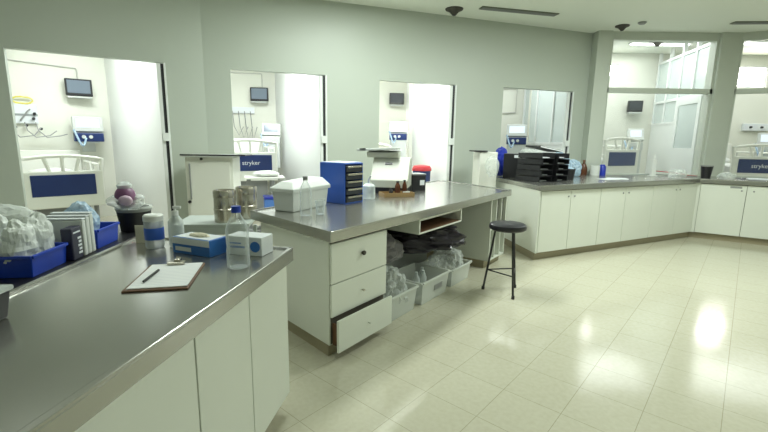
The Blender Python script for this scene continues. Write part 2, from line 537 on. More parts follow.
# left counter: local frame, x along the front edge away from the viewer
la = ang((-0.655, 0.70), (-0.465, 2.07))      # front edge direction
def lpt(x, y):  # local -> world helper for layout
    c, s = math.cos(la), math.sin(la)
    return (-0.465 + x * c - y * s, 2.07 + x * s + y * c)
lc = (-0.465, 2.07, 0)
lpoly = [(-2.9, 0.0), (0.0, 0.0), (0.10, 0.945), (-0.77, 0.77), (-2.9, 0.40)]
lw = worktop('steel_worktop', lpoly, 0.838, 0.9, 'long stainless steel worktop in the left foreground holding the clipboard', (0, 1, 2, 3), loc=lc, rz=la)
for k, (xa, xb, lab) in enumerate(((-2.85, -1.77, 'white base cabinet under the left worktop, partly outside the lower edge'),
                                    (-1.77, -0.83, 'white base cabinet under the left worktop beside the bottom edge of the picture'),
                                    (-0.83, -0.02, 'white two-door base cabinet at the far end of the left worktop'))):
    w = xb - xa
    mid = w / 2 if k < 2 else 0.385
    cx = xa * math.cos(la) - 0.03 * math.sin(la) + lc[0]
    cy = xa * math.sin(la) + 0.03 * math.cos(la) + lc[1]
    cabinet('base_cabinet', lab, (cx, cy, 0), la, w - 0.002, (0.40, 0.54, 0.70)[k], 0.1, 0.838, [(0, mid), (mid, w - 0.002)], 'base cabinets of the left counter')

# island
IO, IA = (-0.33, 2.52), R(53.5)
def ipt(x, y):
    c, s = math.cos(IA), math.sin(IA)
    return (IO[0] + x * c - y * s, IO[1] + x * s + y * c)
ipoly = [(0, 0), (3.2, 0.0), (3.75, 1.26), (3.67, 1.32), (0.17, 1.06)]
worktop('steel_worktop', ipoly, 0.82, 0.885, 'stainless steel worktop of the middle island carrying the blue drawer organizer', (0, 1, 2, 3, 4), loc=(*IO, 0), rz=IA)
t = thing('drawer_cabinet', 'white three-drawer cabinet at the near end of the island, bottom drawer ajar', 'cabinet', (*ipt(0.03, 0.03), 0), IA)
MB().prism([(0, 0.02), (0.605, 0.02), (0.605, 0.93), (0.165, 0.93)], 0.1, 0.82).build('body', M['laminate'], t, 0.002)
MB().prism([(0.03, 0.06), (0.58, 0.06), (0.58, 0.91), (0.19, 0.91)], 0.0, 0.1).build('plinth', M['plinth'], t)
MB().box(0.012, 0.60, 0.0185, 0.0198, 0.105, 0.81).build('shadow_gap', M['gap_shade'], t)
for k, (za, zb, out) in enumerate(((0.53, 0.80, 0), (0.30, 0.524, 0), (0.068, 0.292, 0.06))):
    d = MB()
    d.box(0.005, 0.605, -out, 0.018 - out, za, zb)
    dw = d.build('drawer', M['laminate'], t, 0.003)
    if out:
        MB().box(0.03, 0.585, 0.018 - out, 0.0, za + 0.03, za + 0.045).box(0.03, 0.042, 0.018 - out, 0.019, za + 0.03, zb - 0.04).box(0.573, 0.585, 0.018 - out, 0.019, za + 0.03, zb - 0.04).build('drawer_box', M['brown'], dw)
    zc = (za + zb) / 2 + (0.02 if k == 0 else 0)
    rr = (0.017, 0.009, 0.008)[k]
    MB().lathe([(0.0, 0.0), (rr * 0.6, 0.001), (rr * 0.6, 0.012), (rr, 0.014), (rr * 0.9, 0.024), (0, 0.027)], seg=16, mtx=Matrix.Translation((0.315, -out, zc)) @ Matrix.Rotation(R(90), 4, 'X')).build('knob', (M['detector'], M['drum'], M['laminate'])[k], dw, smooth=True)
# open kneehole
t = thing('kneehole_panel', 'cream rear panel closing the back of the open kneehole under the island', 'panel', (*ipt(0.645, 0.03), 0), IA)
MB().box(0.0, 2.0, 0.91, 0.93, 0.0, 0.818).build('rear_panel', M['laminate'], t)
MB().box(0.0, 2.0, 0.895, 0.91, 0.0, 0.09).build('skirting', M['plinth'], t)
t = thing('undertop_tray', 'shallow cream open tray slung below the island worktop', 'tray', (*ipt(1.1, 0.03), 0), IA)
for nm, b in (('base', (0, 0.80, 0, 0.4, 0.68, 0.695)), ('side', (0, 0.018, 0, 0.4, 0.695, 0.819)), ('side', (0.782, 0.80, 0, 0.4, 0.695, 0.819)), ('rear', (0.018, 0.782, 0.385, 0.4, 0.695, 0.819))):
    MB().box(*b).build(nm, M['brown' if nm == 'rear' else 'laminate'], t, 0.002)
MB().box(0.019, 0.781, 0.004, 0.384, 0.6955, 0.698).build('shade_lining', M['brown'], t)  # assumed brown sheet, with the rear; dark tone stands for shade in the slot
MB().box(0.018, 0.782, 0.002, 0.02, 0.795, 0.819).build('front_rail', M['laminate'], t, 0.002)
# shelf unit closing the far end
t = thing('open_shelf_unit', 'cream open shelf unit with upright dividers at the island end behind the stool', 'shelf unit', (*ipt(2.66, 0.03), 0), IA)
MB().box(0, 0.48, 0.06, 0.9, 0.0, 0.09).build('plinth', M['plinth'], t)
MB().box(0, 0.48, 0.0, 0.93, 0.09, 0.108).build('base_board', M['laminate'], t, 0.002)
for x in (0.0, 0.155, 0.31, 0.462):
    MB().box(x, x + 0.018, 0.0, 0.93, 0.108, 0.819).build('divider', M['laminate'], t, 0.002)
for xa, xb in ((0.018, 0.155), (0.173, 0.31), (0.328, 0.462)):
    MB().box(xa, xb, 0.01, 0.93, 0.45, 0.466).build('shelf', M['laminate'], t, 0.002)
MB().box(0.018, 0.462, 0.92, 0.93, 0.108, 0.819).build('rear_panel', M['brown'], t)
for k, xx in enumerate((0.19, 0.345)):
    p = ipt(2.66 + xx, 0.06)
    b = thing('ring_binder', ('black binder standing in the middle bay of the island shelf unit', 'black binder standing in the far bay of the island shelf unit')[k], 'binder', (*p, 0.4665), IA, 'binders in the island shelf unit')
    MB().box(0, 0.085, 0, 0.26, 0, 0.30).build('cover', M['black'], b, 0.004)
    MB().box(0.02, 0.065, -0.002, 0.0, 0.17, 0.26).build('spine_label', M['grey'], b)

# right counter
R1, R2, R3, R4 = (1.9, 5.0), (4.95, 6.5), (7.05, 5.13), (9.4, 5.16)
ra = ang(R1, R2); rb = ang(R2, R3)
rpoly = [R1, R2, R3, (8.3, 5.86), (5.84, 7.19), (3.46, 7.19), (3.46, 7.37), (1.62, 6.75)]
worktop('steel_worktop', rpoly, 0.892, 0.95, 'stainless worktop along the glazed wall at the right, under the stacked black trays', (0, 1))
def along(P, a, x, y=0.0): return (P[0] + x * math.cos(a) - y * math.sin(a), P[1] + x * math.sin(a) + y * math.cos(a), 0)
Lr = math.hypot(R2[0] - R1[0], R2[1] - R1[1])
RL = 'cabinets of the right counter'
e1 = thing('end_panel', 'white end panel closing the left end of the right counter', 'panel', along(R1, ra, 0.02, 0.03), ra)
MB().prism([(0, 0), (0.02, 0), (0.42, 1.3), (0.40, 1.3)], 0.1, 0.892).build('panel', M['laminate'], e1)
MB().prism([(0.03, 0.05), (0.05, 0.05), (0.43, 1.29), (0.41, 1.29)], 0.0, 0.1).build('plinth', M['plinth'], e1)
spans = [(0.045, 1.14, [(0, 0.52), (0.52, 1.095)], (0.47, 0.58), 'white double-door cabinet at the left end of the right counter'),
         (1.14, 1.66, [(0, 0.52)], (0.46,), 'white single-door cabinet, second unit from the left end of the right counter'),
         (1.66, 2.29, [(0, 0.63)], (0.06,), 'white single-door cabinet, third unit from the left end of the right counter'),
         (2.29, 3.385, [(0, 0.60), (0.60, 1.095)], (0.55, 0.65), 'white double-door cabinet just left of the bend in the right counter')]
for xa, xb, ds, kn, lab in spans:
    dep = 0.55 if xa > 0.5 else 0.5
    if xa < 0.1:
        c = cabinet('base_cabinet', lab, along(R1, ra, xa + 0.003, 0.03), ra, xb - xa - 0.004, dep, 0.1, 0.892, [(a + 0.0, min(b, xb - xa - 0.004)) for a, b in ds], RL, kn)
        # keep the box clear of the slanted end panel
        for ch in c.children:
            if ch.name.startswith('body'):
                bmx = bmesh.new(); bmx.from_mesh(ch.data)
                for v in bmx.verts:
                    if v.co.x < 0.01 and v.co.y > 0.1: v.co.x = 0.19
                bmx.to_mesh(ch.data); bmx.free()
            if ch.name.startswith('plinth'):
                bmx = bmesh.new(); bmx.from_mesh(ch.data)
                for v in bmx.verts:
                    if v.co.x < 0.01: v.co.x = 0.03 if v.co.y < 0.1 else 0.20
                bmx.to_mesh(ch.data); bmx.free()
    else:
        c = cabinet('base_cabinet', lab, along(R1, ra, xa, 0.03), ra, xb - xa - 0.002, dep, 0.1, 0.892, [(a, min(b, xb - xa - 0.002)) for a, b in ds], RL, kn)
for xa, xb, ds, kn, lab in ((0.02, 1.15, [(0, 0.56), (0.56, 1.128)], (0.5, 0.64), 'white double-door cabinet just right of the bend in the right counter'),
                            (1.15, 2.4, [(0, 0.62), (0.62, 1.248)], (0.5, 0.7), 'white double-door cabinet at the right end of the right counter')):
    c = cabinet('base_cabinet', lab, along(R2, rb, xa, 0.03), rb, xb - xa - 0.002, 0.5, 0.1, 0.892, ds, RL, kn)
    if xa < 0.1:
        MB().box(0.36, 0.50, -0.002, 0.0, 0.835, 0.865).build('label_holder', M['grey'], c)
        for ch in c.children:
            if ch.name.startswith('body') or ch.name.startswith('plinth'):
                bmx = bmesh.new(); bmx.from_mesh(ch.data)
                for v in bmx.verts:
                    if v.co.x < 0.01 and v.co.y > 0.1: v.co.x = 0.36
                    elif v.co.x < 0.01: v.co.x = 0.035
                bmx.to_mesh(ch.data); bmx.free()

t = thing('corner_post', 'narrow white filler post where the right counter bends', 'post', (R2[0], R2[1], 0))
def bend(f, g, x1, x2):
    q = [along(R1, ra, x1, f), along(R1, ra, Lr + f * 0.568, f), along(R2, rb, x2, f), along(R2, rb, x2, g), along(R1, ra, Lr + g * 0.568, g), along(R1, ra, x1, g)]
    return [(p[0] - R2[0], p[1] - R2[1]) for p in q]
MB().prism(bend(0.032, 0.06, 3.386, 0.018), 0.1, 0.89).build('post', M['laminate'], t)
MB().prism(bend(0.09, 0.12, 3.384, 0.056), 0, 0.1).build('plinth', M['plinth'], t)

# ------------------------------------------------------------ stool
t = thing('bar_stool', 'black round-seat stool with splayed metal legs in front of the island', 'stool', (1.20, 3.93, 0), 0)
MB().lathe([(0.0, 0.63), (0.155, 0.63), (0.172, 0.642), (0.178, 0.662), (0.172, 0.684), (0.15, 0.696), (0.0, 0.70)], seg=32).build('seat', M['vinyl'], t, smooth=True)
for k in range(3):
    a = R(160 + 120 * k)
    lg = MB().tube([(0.11 * math.cos(a), 0.11 * math.sin(a), 0.635), (0.20 * math.cos(a), 0.20 * math.sin(a), 0.0)], 0.011).build('leg', M['black_metal'], t, smooth=True)
    MB().lathe([(0.016, 0.0), (0.016, 0.03), (0.012, 0.034)], (0.199 * math.cos(a), 0.199 * math.sin(a), 0), 12).build('rubber_foot', M['black'], lg)
for k in range(3):
    a, b = R(160 + 120 * k), R(280 + 120 * k)
    zz = 0.21; rr = 0.20 - 0.09 * zz / 0.635
    MB().tube([(rr * math.cos(a), rr * math.sin(a), zz), (rr * math.cos(b), rr * math.sin(b), zz)], 0.007).build('rung', M['black_metal'], t, smooth=True)

# ------------------------------------------------------------ bins and bags under the island
def crate(name, label, loc, rz, w, d, h, mt, th=0.006, taper=0.9, rim=0.018, cat='crate', group=None):
    t = thing(name, label, cat, loc, rz, group)
    mb = MB()
    def rect(s, inset=0): return [(-w / 2 * s + inset, -d / 2 * s + inset), (w / 2 * s - inset, -d / 2 * s + inset), (w / 2 * s - inset, d / 2 * s - inset), (-w / 2 * s + inset, d / 2 * s - inset)]
    bm = mb.bm
    rings = [[bm.verts.new((*p, z)) for p in r] for r, z in ((rect(taper), 0), (rect(1), h), (rect(1, th), h), (rect(taper, th), th))]
    bm.faces.new(rings[0][::-1]); bm.faces.new(rings[3])
    for a, b in zip(rings, rings[1:]):
        for k in range(4): bm.faces.new((a[k], a[(k + 1) % 4], b[(k + 1) % 4], b[k]))
    mb.build('shell', M[mt], t, 0.004)
    r = MB()
    for k in range(4):
        a = Vector(rect(1)[k]); b = Vector(rect(1)[(k + 1) % 4])
        dd = (b - a).normalized(); nn = Vector((dd.y, -dd.x)) * rim
        r.prism([tuple(a), tuple(b), tuple(b + nn), tuple(a + nn)], h - 0.014, h)
    r.build('rim', M[mt], t, 0.002)
    return t
def bag(name, label, loc, rad, mt, amp=0.3, freq=7, seed=1.0, cat='bag', group=None, smooth=False, sub=4, rz=0.0):
    o = MB().blob((0, 0, rad[2] * 0.9), rad, amp, freq, sub, seed, 0.0).build(name, M[mt], None, smooth=smooth)
    o.location = loc; o.rotation_euler = (0, 0, rz)
    return tag(o, label, cat, group)
bz = 0.001
c = crate('storage_bin', 'clear plastic bin nearest the drawers, packed with crumpled clear bags', (*ipt(0.92, 0.26), bz), IA, 0.42, 0.42, 0.22, 'bin_clear', cat='bin', group='clear bins under the island')
bag('plastic_bag', 'crumpled clear plastic bag bulging from the bin nearest the drawers', (*ipt(0.92, 0.24), bz + 0.012), (0.16, 0.16, 0.20), 'bag', 0.32, 13, 2.0, group='clear bags in the bins')
c = crate('storage_bin', 'clear plastic bin with a small label in the middle under the island', (*ipt(1.45, 0.24), bz), IA, 0.50, 0.40, 0.22, 'bin_clear', cat='bin', group='clear bins under the island')
MB().box(-0.02, 0.12, -0.198, -0.194, 0.09, 0.14).build('label_card', M['grey'], c)
for k, (x, y) in enumerate(((1.38, 0.22), (1.47, 0.20), (1.55, 0.26))):
    o = MB().lathe([(0.03, 0), (0.035, 0.01), (0.035, 0.17), (0.015, 0.21), (0.015, 0.235), (0, 0.235)], seg=14).build('medicine_bottle', M['milky'], smooth=True)
    o.location = (*ipt(x, y), bz + 0.008)
    tag(o, ('leftmost', 'middle', 'rightmost')[k] + ' of the three pale bottles in the labelled bin under the island', 'bottle', 'bottles in the labelled bin')
c = crate('storage_bin', 'clear plastic bin at the stool end of the kneehole', (*ipt(2.02, 0.25), bz), IA, 0.44, 0.38, 0.19, 'bin_clear', cat='bin', group='clear bins under the island')
bag('plastic_bag', 'crumpled clear plastic bag heaped in the bin behind the stool', (*ipt(2.02, 0.25), bz + 0.012), (0.17, 0.14, 0.17), 'bag', 0.3, 12, 5.0, group='clear bags in the bins')
t = thing('storage_box', 'dark box at the back of the kneehole under the black bags', 'box', (*ipt(1.42, 0.70), bz), IA)
MB().box(-0.66, 0.66, -0.18, 0.18, 0, 0.34).build('body', M['grey'], t, 0.006)
MB().box(-0.67, 0.67, -0.185, 0.185, 0.34, 0.36).build('lid', M['black'], t, 0.004)
bag('rubbish_bag', 'shiny grey plastic bag bunched beside the drawers in the kneehole', (*ipt(1.00, 0.50), bz + 0.361), (0.27, 0.26, 0.155), 'bag_grey', 0.28, 9, 3.0)
bag('rubbish_bag', 'long black plastic bag slumped across the kneehole over the clear bins', (*ipt(1.70, 0.44), bz + 0.361), (0.46, 0.24, 0.135), 'bag_black', 0.32, 8, 8.0)

# ------------------------------------------------------------ things on the island
IZ = 0.8855
# white foam box with sloping lid
t = thing('foam_box', 'white foam box with a sloping lid at the near end of the island', 'box', (-0.72, 3.24, IZ), ang((-0.77, 3.23), (-0.55, 3.67)))
MB().prism([(0.012, 0.012), (0.475, 0.012), (0.475, 0.20), (0.012, 0.20)], 0, 0.155, [(0, 0), (0.49, 0), (0.49, 0.215), (0, 0.215)]).build('tub', M['foam'], t, 0.006)
lid = MB()
bm = lid.bm
lo = [bm.verts.new(p) for p in ((-0.015, -0.015, 0.155), (0.505, -0.015, 0.155), (0.505, 0.23, 0.155), (-0.015, 0.23, 0.155))]
md = [bm.verts.new(p) for p in ((-0.015, -0.015, 0.185), (0.505, -0.015, 0.185), (0.505, 0.23, 0.185), (-0.015, 0.23, 0.185))]
hi = [bm.verts.new(p) for p in ((0.06, 0.05, 0.235), (0.46, 0.04, 0.25), (0.46, 0.18, 0.25), (0.06, 0.17, 0.235))]
bm.faces.new(lo[::-1]); bm.faces.new(hi)
for a, b in ((lo, md), (md, hi)):
    for k in range(4): bm.faces.new((a[k], a[(k + 1) % 4], b[(k + 1) % 4], b[k]))
lid.build('lid', M['foam'], t, 0.005)
def bottle(name, label, loc, r, h, mt, cap, cat='bottle', neck=0.4, cap_mt='blue', lab=None, group=None):
    t = thing(name, label, cat, loc, 0, group)
    MB().lathe([(0, 0.004), (r * 0.85, 0), (r, h * 0.03), (r, h * 0.30), (r * 0.95, h * 0.36), (r, h * 0.42), (r, h * 0.62), (r * 0.85, h * 0.72), (r * neck, h * 0.86), (r * neck * 0.85, h * 0.92), (0, h * 0.92)], seg=24).build('body', M[mt], t, smooth=True)
    MB().lathe([(r * neck * 1.05, h * 0.90), (r * neck * 1.05, h), (0, h)], seg=16).build('cap', M[cap_mt], t, smooth=True)
    if lab: MB().lathe([(r * 1.01, h * 0.40), (r * 1.015, h * 0.41), (r * 1.015, h * 0.6), (r * 1.01, h * 0.61)], seg=24).build('paper_label', M[lab], t, smooth=True)
    return t
bottle('water_bottle', 'clear plastic bottle in front of the white foam box on the island', (-0.60, 3.13, IZ), 0.046, 0.30, 'bottle', True, cap_mt='grey')
o = MB().lathe([(0.032, 0), (0.042, 0.11), (0.040, 0.11), (0.030, 0.004), (0, 0.004)], seg=20).build('plastic_cup', M['bottle'], smooth=True)
o.location = (-0.50, 3.20, IZ); tag(o, 'clear plastic cup beside the bottle and foam box on the island', 'cup')
# drawer organizer
oa = ang((-0.36, 3.72), (-0.204, 3.93))
t = thing('drawer_organizer', 'blue desktop organizer with five dark drawers on the island', 'organizer', (-0.36, 3.72, IZ), oa)
cs = MB()
cs.box(0, 0.012, 0, 0.31, 0, 0.37).box(0.248, 0.26, 0, 0.31, 0, 0.37).box(0.012, 0.248, 0, 0.31, 0.358, 0.37).box(0.012, 0.248, 0.295, 0.31, 0, 0.358).box(0.012, 0.248, 0, 0.295, 0, 0.01)
cs.build('case', M['blue_org'], t, 0.003)
for k in range(5):
    z = 0.013 + k * 0.069
    d = MB().box(0.016, 0.244, -0.008 + 0.0, 0.27, z, z + 0.058).build('drawer', M['screen_dark'], t, 0.003)
    MB().box(0.03, 0.23, -0.022, -0.008, z + 0.04, z + 0.056).build('pull_lip', M['drum'], d, 0.002)
MB().box(0.01, 0.25, 0.02, 0.3, 0.371, 0.376).build('top_card', M['card'], t)
# squeeze jug
t = thing('squeeze_bottle', 'milky white squeeze bottle with nozzle beside the blue organizer', 'bottle', (-0.155, 4.12, IZ))
MB().lathe([(0, 0.003), (0.055, 0), (0.065, 0.01), (0.062, 0.13), (0.04, 0.15), (0.022, 0.16), (0, 0.16)], seg=20).build('body', M['milky'], t, smooth=True)
MB().tube([(0, 0, 0.155), (0, 0, 0.20), (0.02, -0.01, 0.235)], 0.011).build('nozzle', M['white'], t, smooth=True)
# machine with slanted front
t = thing('desktop_printer', 'beige desktop machine with slanted front and a paper tray on top, rear of the island', 'machine', (0.02, 4.72, IZ), R(-10))
def side_prism(mb, prof, x0, x1):
    a = [mb.bm.verts.new((x0, y, z)) for y, z in prof]; b = [mb.bm.verts.new((x1, y, z)) for y, z in prof]
    mb.bm.faces.new(a); mb.bm.faces.new(b[::-1]); n = len(prof)
    for k in range(n): mb.bm.faces.new((a[k], b[k], b[(k + 1) % n], a[(k + 1) % n]))
    return mb
side_prism(MB(), [(-0.18, 0.07), (-0.18, 0.15), (0.0, 0.39), (0.17, 0.39), (0.17, 0.07)], -0.15, 0.27).build('body', M['beige'], t, 0.008)
side_prism(MB(), [(-0.16, 0.0), (-0.16, 0.07), (0.16, 0.07), (0.16, 0.0)], -0.14, 0.26).build('base', M['black'], t, 0.004)
MB().box(-0.035, 0.045, -0.014, 0.014, -0.002, 0.006, Matrix.Translation((0.03, -0.05, 0.327)) @ Matrix.Rotation(R(53), 4, 'X')).build('display', M['black'], t)
side_prism(MB(), [(-0.03, 0.39), (-0.05, 0.45), (0.15, 0.47), (0.17, 0.39)], -0.22, 0.14).build('scanner_head', M['beige'], t, 0.008)
MB().box(-0.30, 0.16, -0.10, 0.17, 0.475, 0.50, Matrix.Rotation(R(-3), 4, 'Y')).build('lid', M['device'], t, 0.005)
MB().box(-0.24, -0.18, -0.13, -0.06, 0.50, 0.512, Matrix.Rotation(R(-5), 4, 'Y')).build('paper_clip_bar', M['black'], t)
# tray with small bottles
t = thing('instrument_tray', 'tan shallow tray of small bottles on the island', 'tray', (0.13, 4.36, IZ), R(20))
tr = MB().box(-0.17, 0.17, -0.09, 0.09, 0, 0.008)
for b in ((-0.17, -0.164, -0.09, 0.09), (0.164, 0.17, -0.09, 0.09), (-0.164, 0.164, -0.09, -0.084), (-0.164, 0.164, 0.084, 0.09)): tr.box(*b, 0.008, 0.045)
tr.build('pan', M['tan'], t, 0.002)
for k, (x, y, r, h, mt, nm, lab, cat) in enumerate((
        (0.14, 4.38, 0.030, 0.15, 'amber', 'medicine_bottle', 'tall dark medicine bottle standing in the tan tray', 'bottle'),
        (0.215, 4.42, 0.024, 0.16, 'amber', 'medicine_bottle', 'tallest slim dark medicine bottle at the rear of the tan tray', 'bottle'),
        (0.07, 4.33, 0.022, 0.08, 'black', 'medicine_bottle', 'short black vial at the left of the tan tray', 'bottle'))):
    t = bottle(nm, lab, (x, y, IZ + 0.009), r, h, mt, True, cat, 0.5, 'black')
for k, (x, y) in enumerate(((0.25, 4.36), (0.215, 4.345))):
    o = MB().lathe([(0.017, 0), (0.022, 0.045), (0.02, 0.045), (0.015, 0.003), (0, 0.003)], seg=16).build('medicine_cup', M['white'], smooth=True)
    o.location = (x, y, IZ + 0.009); tag(o, ('white dosing cup at the right corner of the tan tray', 'white dosing cup next to the tall dark bottle in the tan tray')[k], 'cup', 'dosing cups in the tan tray')
t = thing('supply_box', 'black box with a pale label beside the machine on the island', 'box', (0.36, 4.93, IZ), R(25))
MB().box(-0.08, 0.10, -0.09, 0.09, 0, 0.19).build('body', M['black'], t, 0.006)
MB().box(0.02, 0.08, -0.093, -0.0905, 0.07, 0.13).build('label_card', M['card'], t)
MB().box(-0.082, 0.102, -0.092, 0.092, 0.19, 0.205).build('lid', M['grey'], t, 0.004)

# ------------------------------------------------------------ things on the left counter
LZ = 0.9005
t = thing('clipboard', 'brown clipboard holding a printed form on the left worktop', 'clipboard', (-0.87, 1.60, LZ), R(13))
MB().box(-0.112, 0.112, -0.165, 0.165, 0, 0.006).build('board', M['brown'], t, 0.002)
MB().box(-0.10, 0.105, -0.15, 0.155, 0.007, 0.010).build('paper', M['paper'], t)
MB().box(-0.035, 0.035, 0.13, 0.165, 0.0105, 0.022).box(-0.012, 0.012, 0.15, 0.19, 0.012, 0.03).build('clip', M['drum'], t, 0.003)
o = MB().tube([(0, -0.07, 0.006), (0, 0.06, 0.006), (0, 0.072, 0.006)], 0.005).build('pen', M['black'], smooth=True)
o.location = (-0.915, 1.565, LZ + 0.0105); o.rotation_euler = (0, 0, R(8)); tag(o, 'black pen lying on the clipboard form', 'pen')
# glove box
t = thing('glove_box', 'blue and white glove carton behind the clipboard', 'box', (-1.035, 1.97, LZ), R(-22))
MB().box(0, 0.235, 0, 0.12, 0, 0.08).build('carton', M['blue_card'], t, 0.003)
MB().box(0.0, 0.235, -0.0012, 0.0, 0.048, 0.08).box(0.02, 0.12, -0.0014, 0.0, 0.015, 0.035).build('white_band', M['card'], t)
MB().box(0.01, 0.225, 0.01, 0.11, 0.0802, 0.0815).build('opening_panel', M['card'], t)
MB().blob((0.12, 0.06, 0.083), (0.055, 0.022, 0.014), 0.3, 30, 3, 4).build('glove_tuft', M['cream'], t)
t = thing('supply_carton', 'small white carton with a round blue emblem beside the clear bottle', 'box', (-0.765, 1.955, LZ), R(-13))
MB().box(0, 0.19, 0, 0.11, 0, 0.092).build('carton', M['card'], t, 0.003)
MB().lathe([(0.026, 0), (0.026, 0.002), (0.0, 0.002)], seg=20, mtx=Matrix.Translation((0.155, -0.0005, 0.046)) @ Matrix.Rotation(R(90), 4, 'X')).build('emblem', M['blue_card'], t)
MB().box(0.02, 0.10, -0.0012, 0, 0.035, 0.045).box(0.02, 0.08, -0.0012, 0, 0.055, 0.062).build('print', M['blue_card'], t)
bottle('water_bottle', 'tall clear bottle with a blue cap at the corner of the left worktop', (-0.635, 1.75, LZ), 0.048, 0.27, 'bottle', True)
t = thing('supply_tub', 'white tub with blue label at the rear edge of the left worktop', 'tub', (-1.17, 2.06, LZ))
MB().lathe([(0, 0.003), (0.040, 0), (0.045, 0.01), (0.045, 0.14), (0, 0.14)], seg=24).build('body', M['milky'], t, smooth=True)
MB().lathe([(0.047, 0.14), (0.047, 0.165), (0.04, 0.172), (0, 0.172)], seg=24).build('lid', M['white'], t, smooth=True)
MB().lathe([(0.0455, 0.045), (0.046, 0.046), (0.046, 0.105), (0.0455, 0.106)], seg=24).build('label_band', M['blue_org'], t, smooth=True)
t = thing('spray_bottle', 'milky pump bottle beside the blue-labelled tub', 'bottle', (-1.075, 2.095, LZ))
MB().lathe([(0, 0.003), (0.034, 0), (0.038, 0.01), (0.037, 0.13), (0.02, 0.155), (0.014, 0.165), (0, 0.165)], seg=20).build('body', M['milky'], t, smooth=True)
MB().lathe([(0.016, 0.16), (0.016, 0.185), (0.006, 0.187), (0.006, 0.205), (0, 0.205)], seg=14).box(-0.008, 0.03, -0.007, 0.007, 0.198, 0.21).build('pump', M['white'], t)
t = thing('black_box', 'black lidded box at the left edge of the worktop', 'box', (-1.135, 1.05, LZ), R(3))
MB().prism([(-0.24, 0.01), (-0.01, 0.01), (-0.01, 0.15), (-0.24, 0.15)], 0, 0.085, [(-0.25, 0), (0, 0), (0, 0.16), (-0.25, 0.16)]).build('body', M['black'], t, 0.006)
MB().box(-0.256, 0.006, -0.006, 0.166, 0.086, 0.102).build('lid', M['milky'], t, 0.005)

# rear bench behind the left worktop: local x runs away from the viewer along the front edge
BO, BA = (-1.52, 2.05), R(98)
t = thing('rear_bench', 'dark bench behind the left worktop carrying the blue crates', 'bench', (*BO, 0), BA)
MB().box(-1.3, 0.95, -0.02, 0.62, 0.815, 0.84).build('bench_top', M['black'], t, 0.003)
for x in (-1.2, 0.88):
    for y in (0.03, 0.56):
        MB().box(x - 0.02, x + 0.02, y - 0.02, y + 0.02, 0, 0.815).build('leg', M['black_metal'], t)
BZ = 0.8405
def rp(x, y): return (BO[0] + x * math.cos(BA) - y * math.sin(BA), BO[1] + x * math.sin(BA) + y * math.cos(BA))
c = crate('blue_crate', 'blue crate full of white packs behind the left worktop', (*rp(-0.19, 0.23), BZ), BA, 0.25, 0.36, 0.10, 'blue', 0.006, 0.95, 0.008)
for k, (x, y, rx, ry, rz_) in enumerate(((-0.245, 0.14, 0.05, 0.07, 0.12), (-0.135, 0.13, 0.045, 0.065, 0.125), (-0.24, 0.31, 0.05, 0.07, 0.125), (-0.13, 0.30, 0.045, 0.07, 0.13))):
    bag('glove_pack', ('crumpled white pack at the near corner of the crate of packs', 'crumpled white pack beside the dark printed pack in the crate', 'crumpled white pack at the left rear of the crate of packs', 'crumpled white pack heaped at the rear behind the dark printed pack')[k],
        (*rp(x, y), BZ + 0.009), (rx, ry, rz_), 'bag_white', 0.24, 19, 11.0 + k, 'pack', 'white packs in the blue crate')
bag('plastic_bag', 'large clear bag slumped at the left end of the rear bench', (*rp(-0.52, 0.30), BZ), (0.14, 0.2, 0.15), 'bag', 0.22, 8, 17.0)
t = thing('printed_pack', 'dark printed pack standing at the end of the crate of white packs', 'pack', (*rp(-0.055, 0.03), BZ), BA + R(3))
MB().box(0, 0.095, 0, 0.05, 0.0, 0.165).build('pack', M['pack_dark'], t, 0.006)
pr = MB()
for k in range(5): pr.box(0.05 + 0.008 * (k % 2), 0.085, -0.0012, 0, 0.025 + 0.019 * k, 0.036 + 0.019 * k)
pr.box(0.015, 0.08, -0.0012, 0, 0.135, 0.143)
pr.build('print', M['card'], t)
for k in range(3):
    t = thing('dressing_pack', ('upright pale dressing pack nearest the dark printed pack', 'middle upright pale dressing pack beside the dark printed pack', 'upright pale dressing pack nearest the small blue crate')[k], 'pack', (*rp(0.045 + 0.037 * k, 0.03), BZ), BA, 'upright dressing packs')
    MB().box(0, 0.033, 0, 0.19, 0, 0.19 + 0.01 * k).build('pack', M['foam'], t, 0.008)
    MB().box(-0.0, 0.033, 0.0, 0.19, 0.191 + 0.01 * k, 0.197 + 0.01 * k).build('fold', M['card'], t, 0.002)
c = crate('blue_crate', 'small blue crate of clear blue packets beyond the dressing packs', (*rp(0.295, 0.16), BZ), BA, 0.24, 0.26, 0.11, 'blue', 0.006, 0.93, 0.008)
bag('packet', 'pale blue clear packets piled in the small blue crate', (*rp(0.285, 0.17), BZ + 0.01), (0.08, 0.085, 0.12), 'pale_blue', 0.2, 12, 21.0, 'packet')
bag('plastic_bag', 'large clear bag slumped behind the upright dressing packs', (*rp(0.10, 0.42), BZ), (0.17, 0.14, 0.14), 'bag', 0.2, 8, 31.0)
# black tub at the end of the bench
t = thing('waste_tub', 'black tub with a clear liner beyond the small blue crate', 'tub', (*rp(0.70, 0.06), BZ), R(10))
MB().lathe([(0.085, 0), (0.105, 0.15), (0.098, 0.15), (0.08, 0.01), (0, 0.01)], seg=28).build('bucket', M['black'], t, smooth=True)
MB().lathe([(0.100, 0.125), (0.111, 0.152), (0.107, 0.165), (0.092, 0.16), (0.085, 0.09), (0, 0.09)], seg=28).build('liner', M['bag'], t, smooth=True)
t = thing('breathing_bag', 'mauve resuscitator bag in clear wrap lying on the black tub', 'medical bag', (*rp(0.64, 0.08), BZ + 0.155), R(20))
MB().blob((0, 0, 0.075), (0.062, 0.06, 0.075), 0.08, 9, 3, 2).build('bulb', M['pink'], t, smooth=True)
MB().blob((0.01, -0.055, 0.06), (0.04, 0.02, 0.033), 0.1, 12, 3, 2).build('mask', M['mauve_pale'], t, smooth=True)
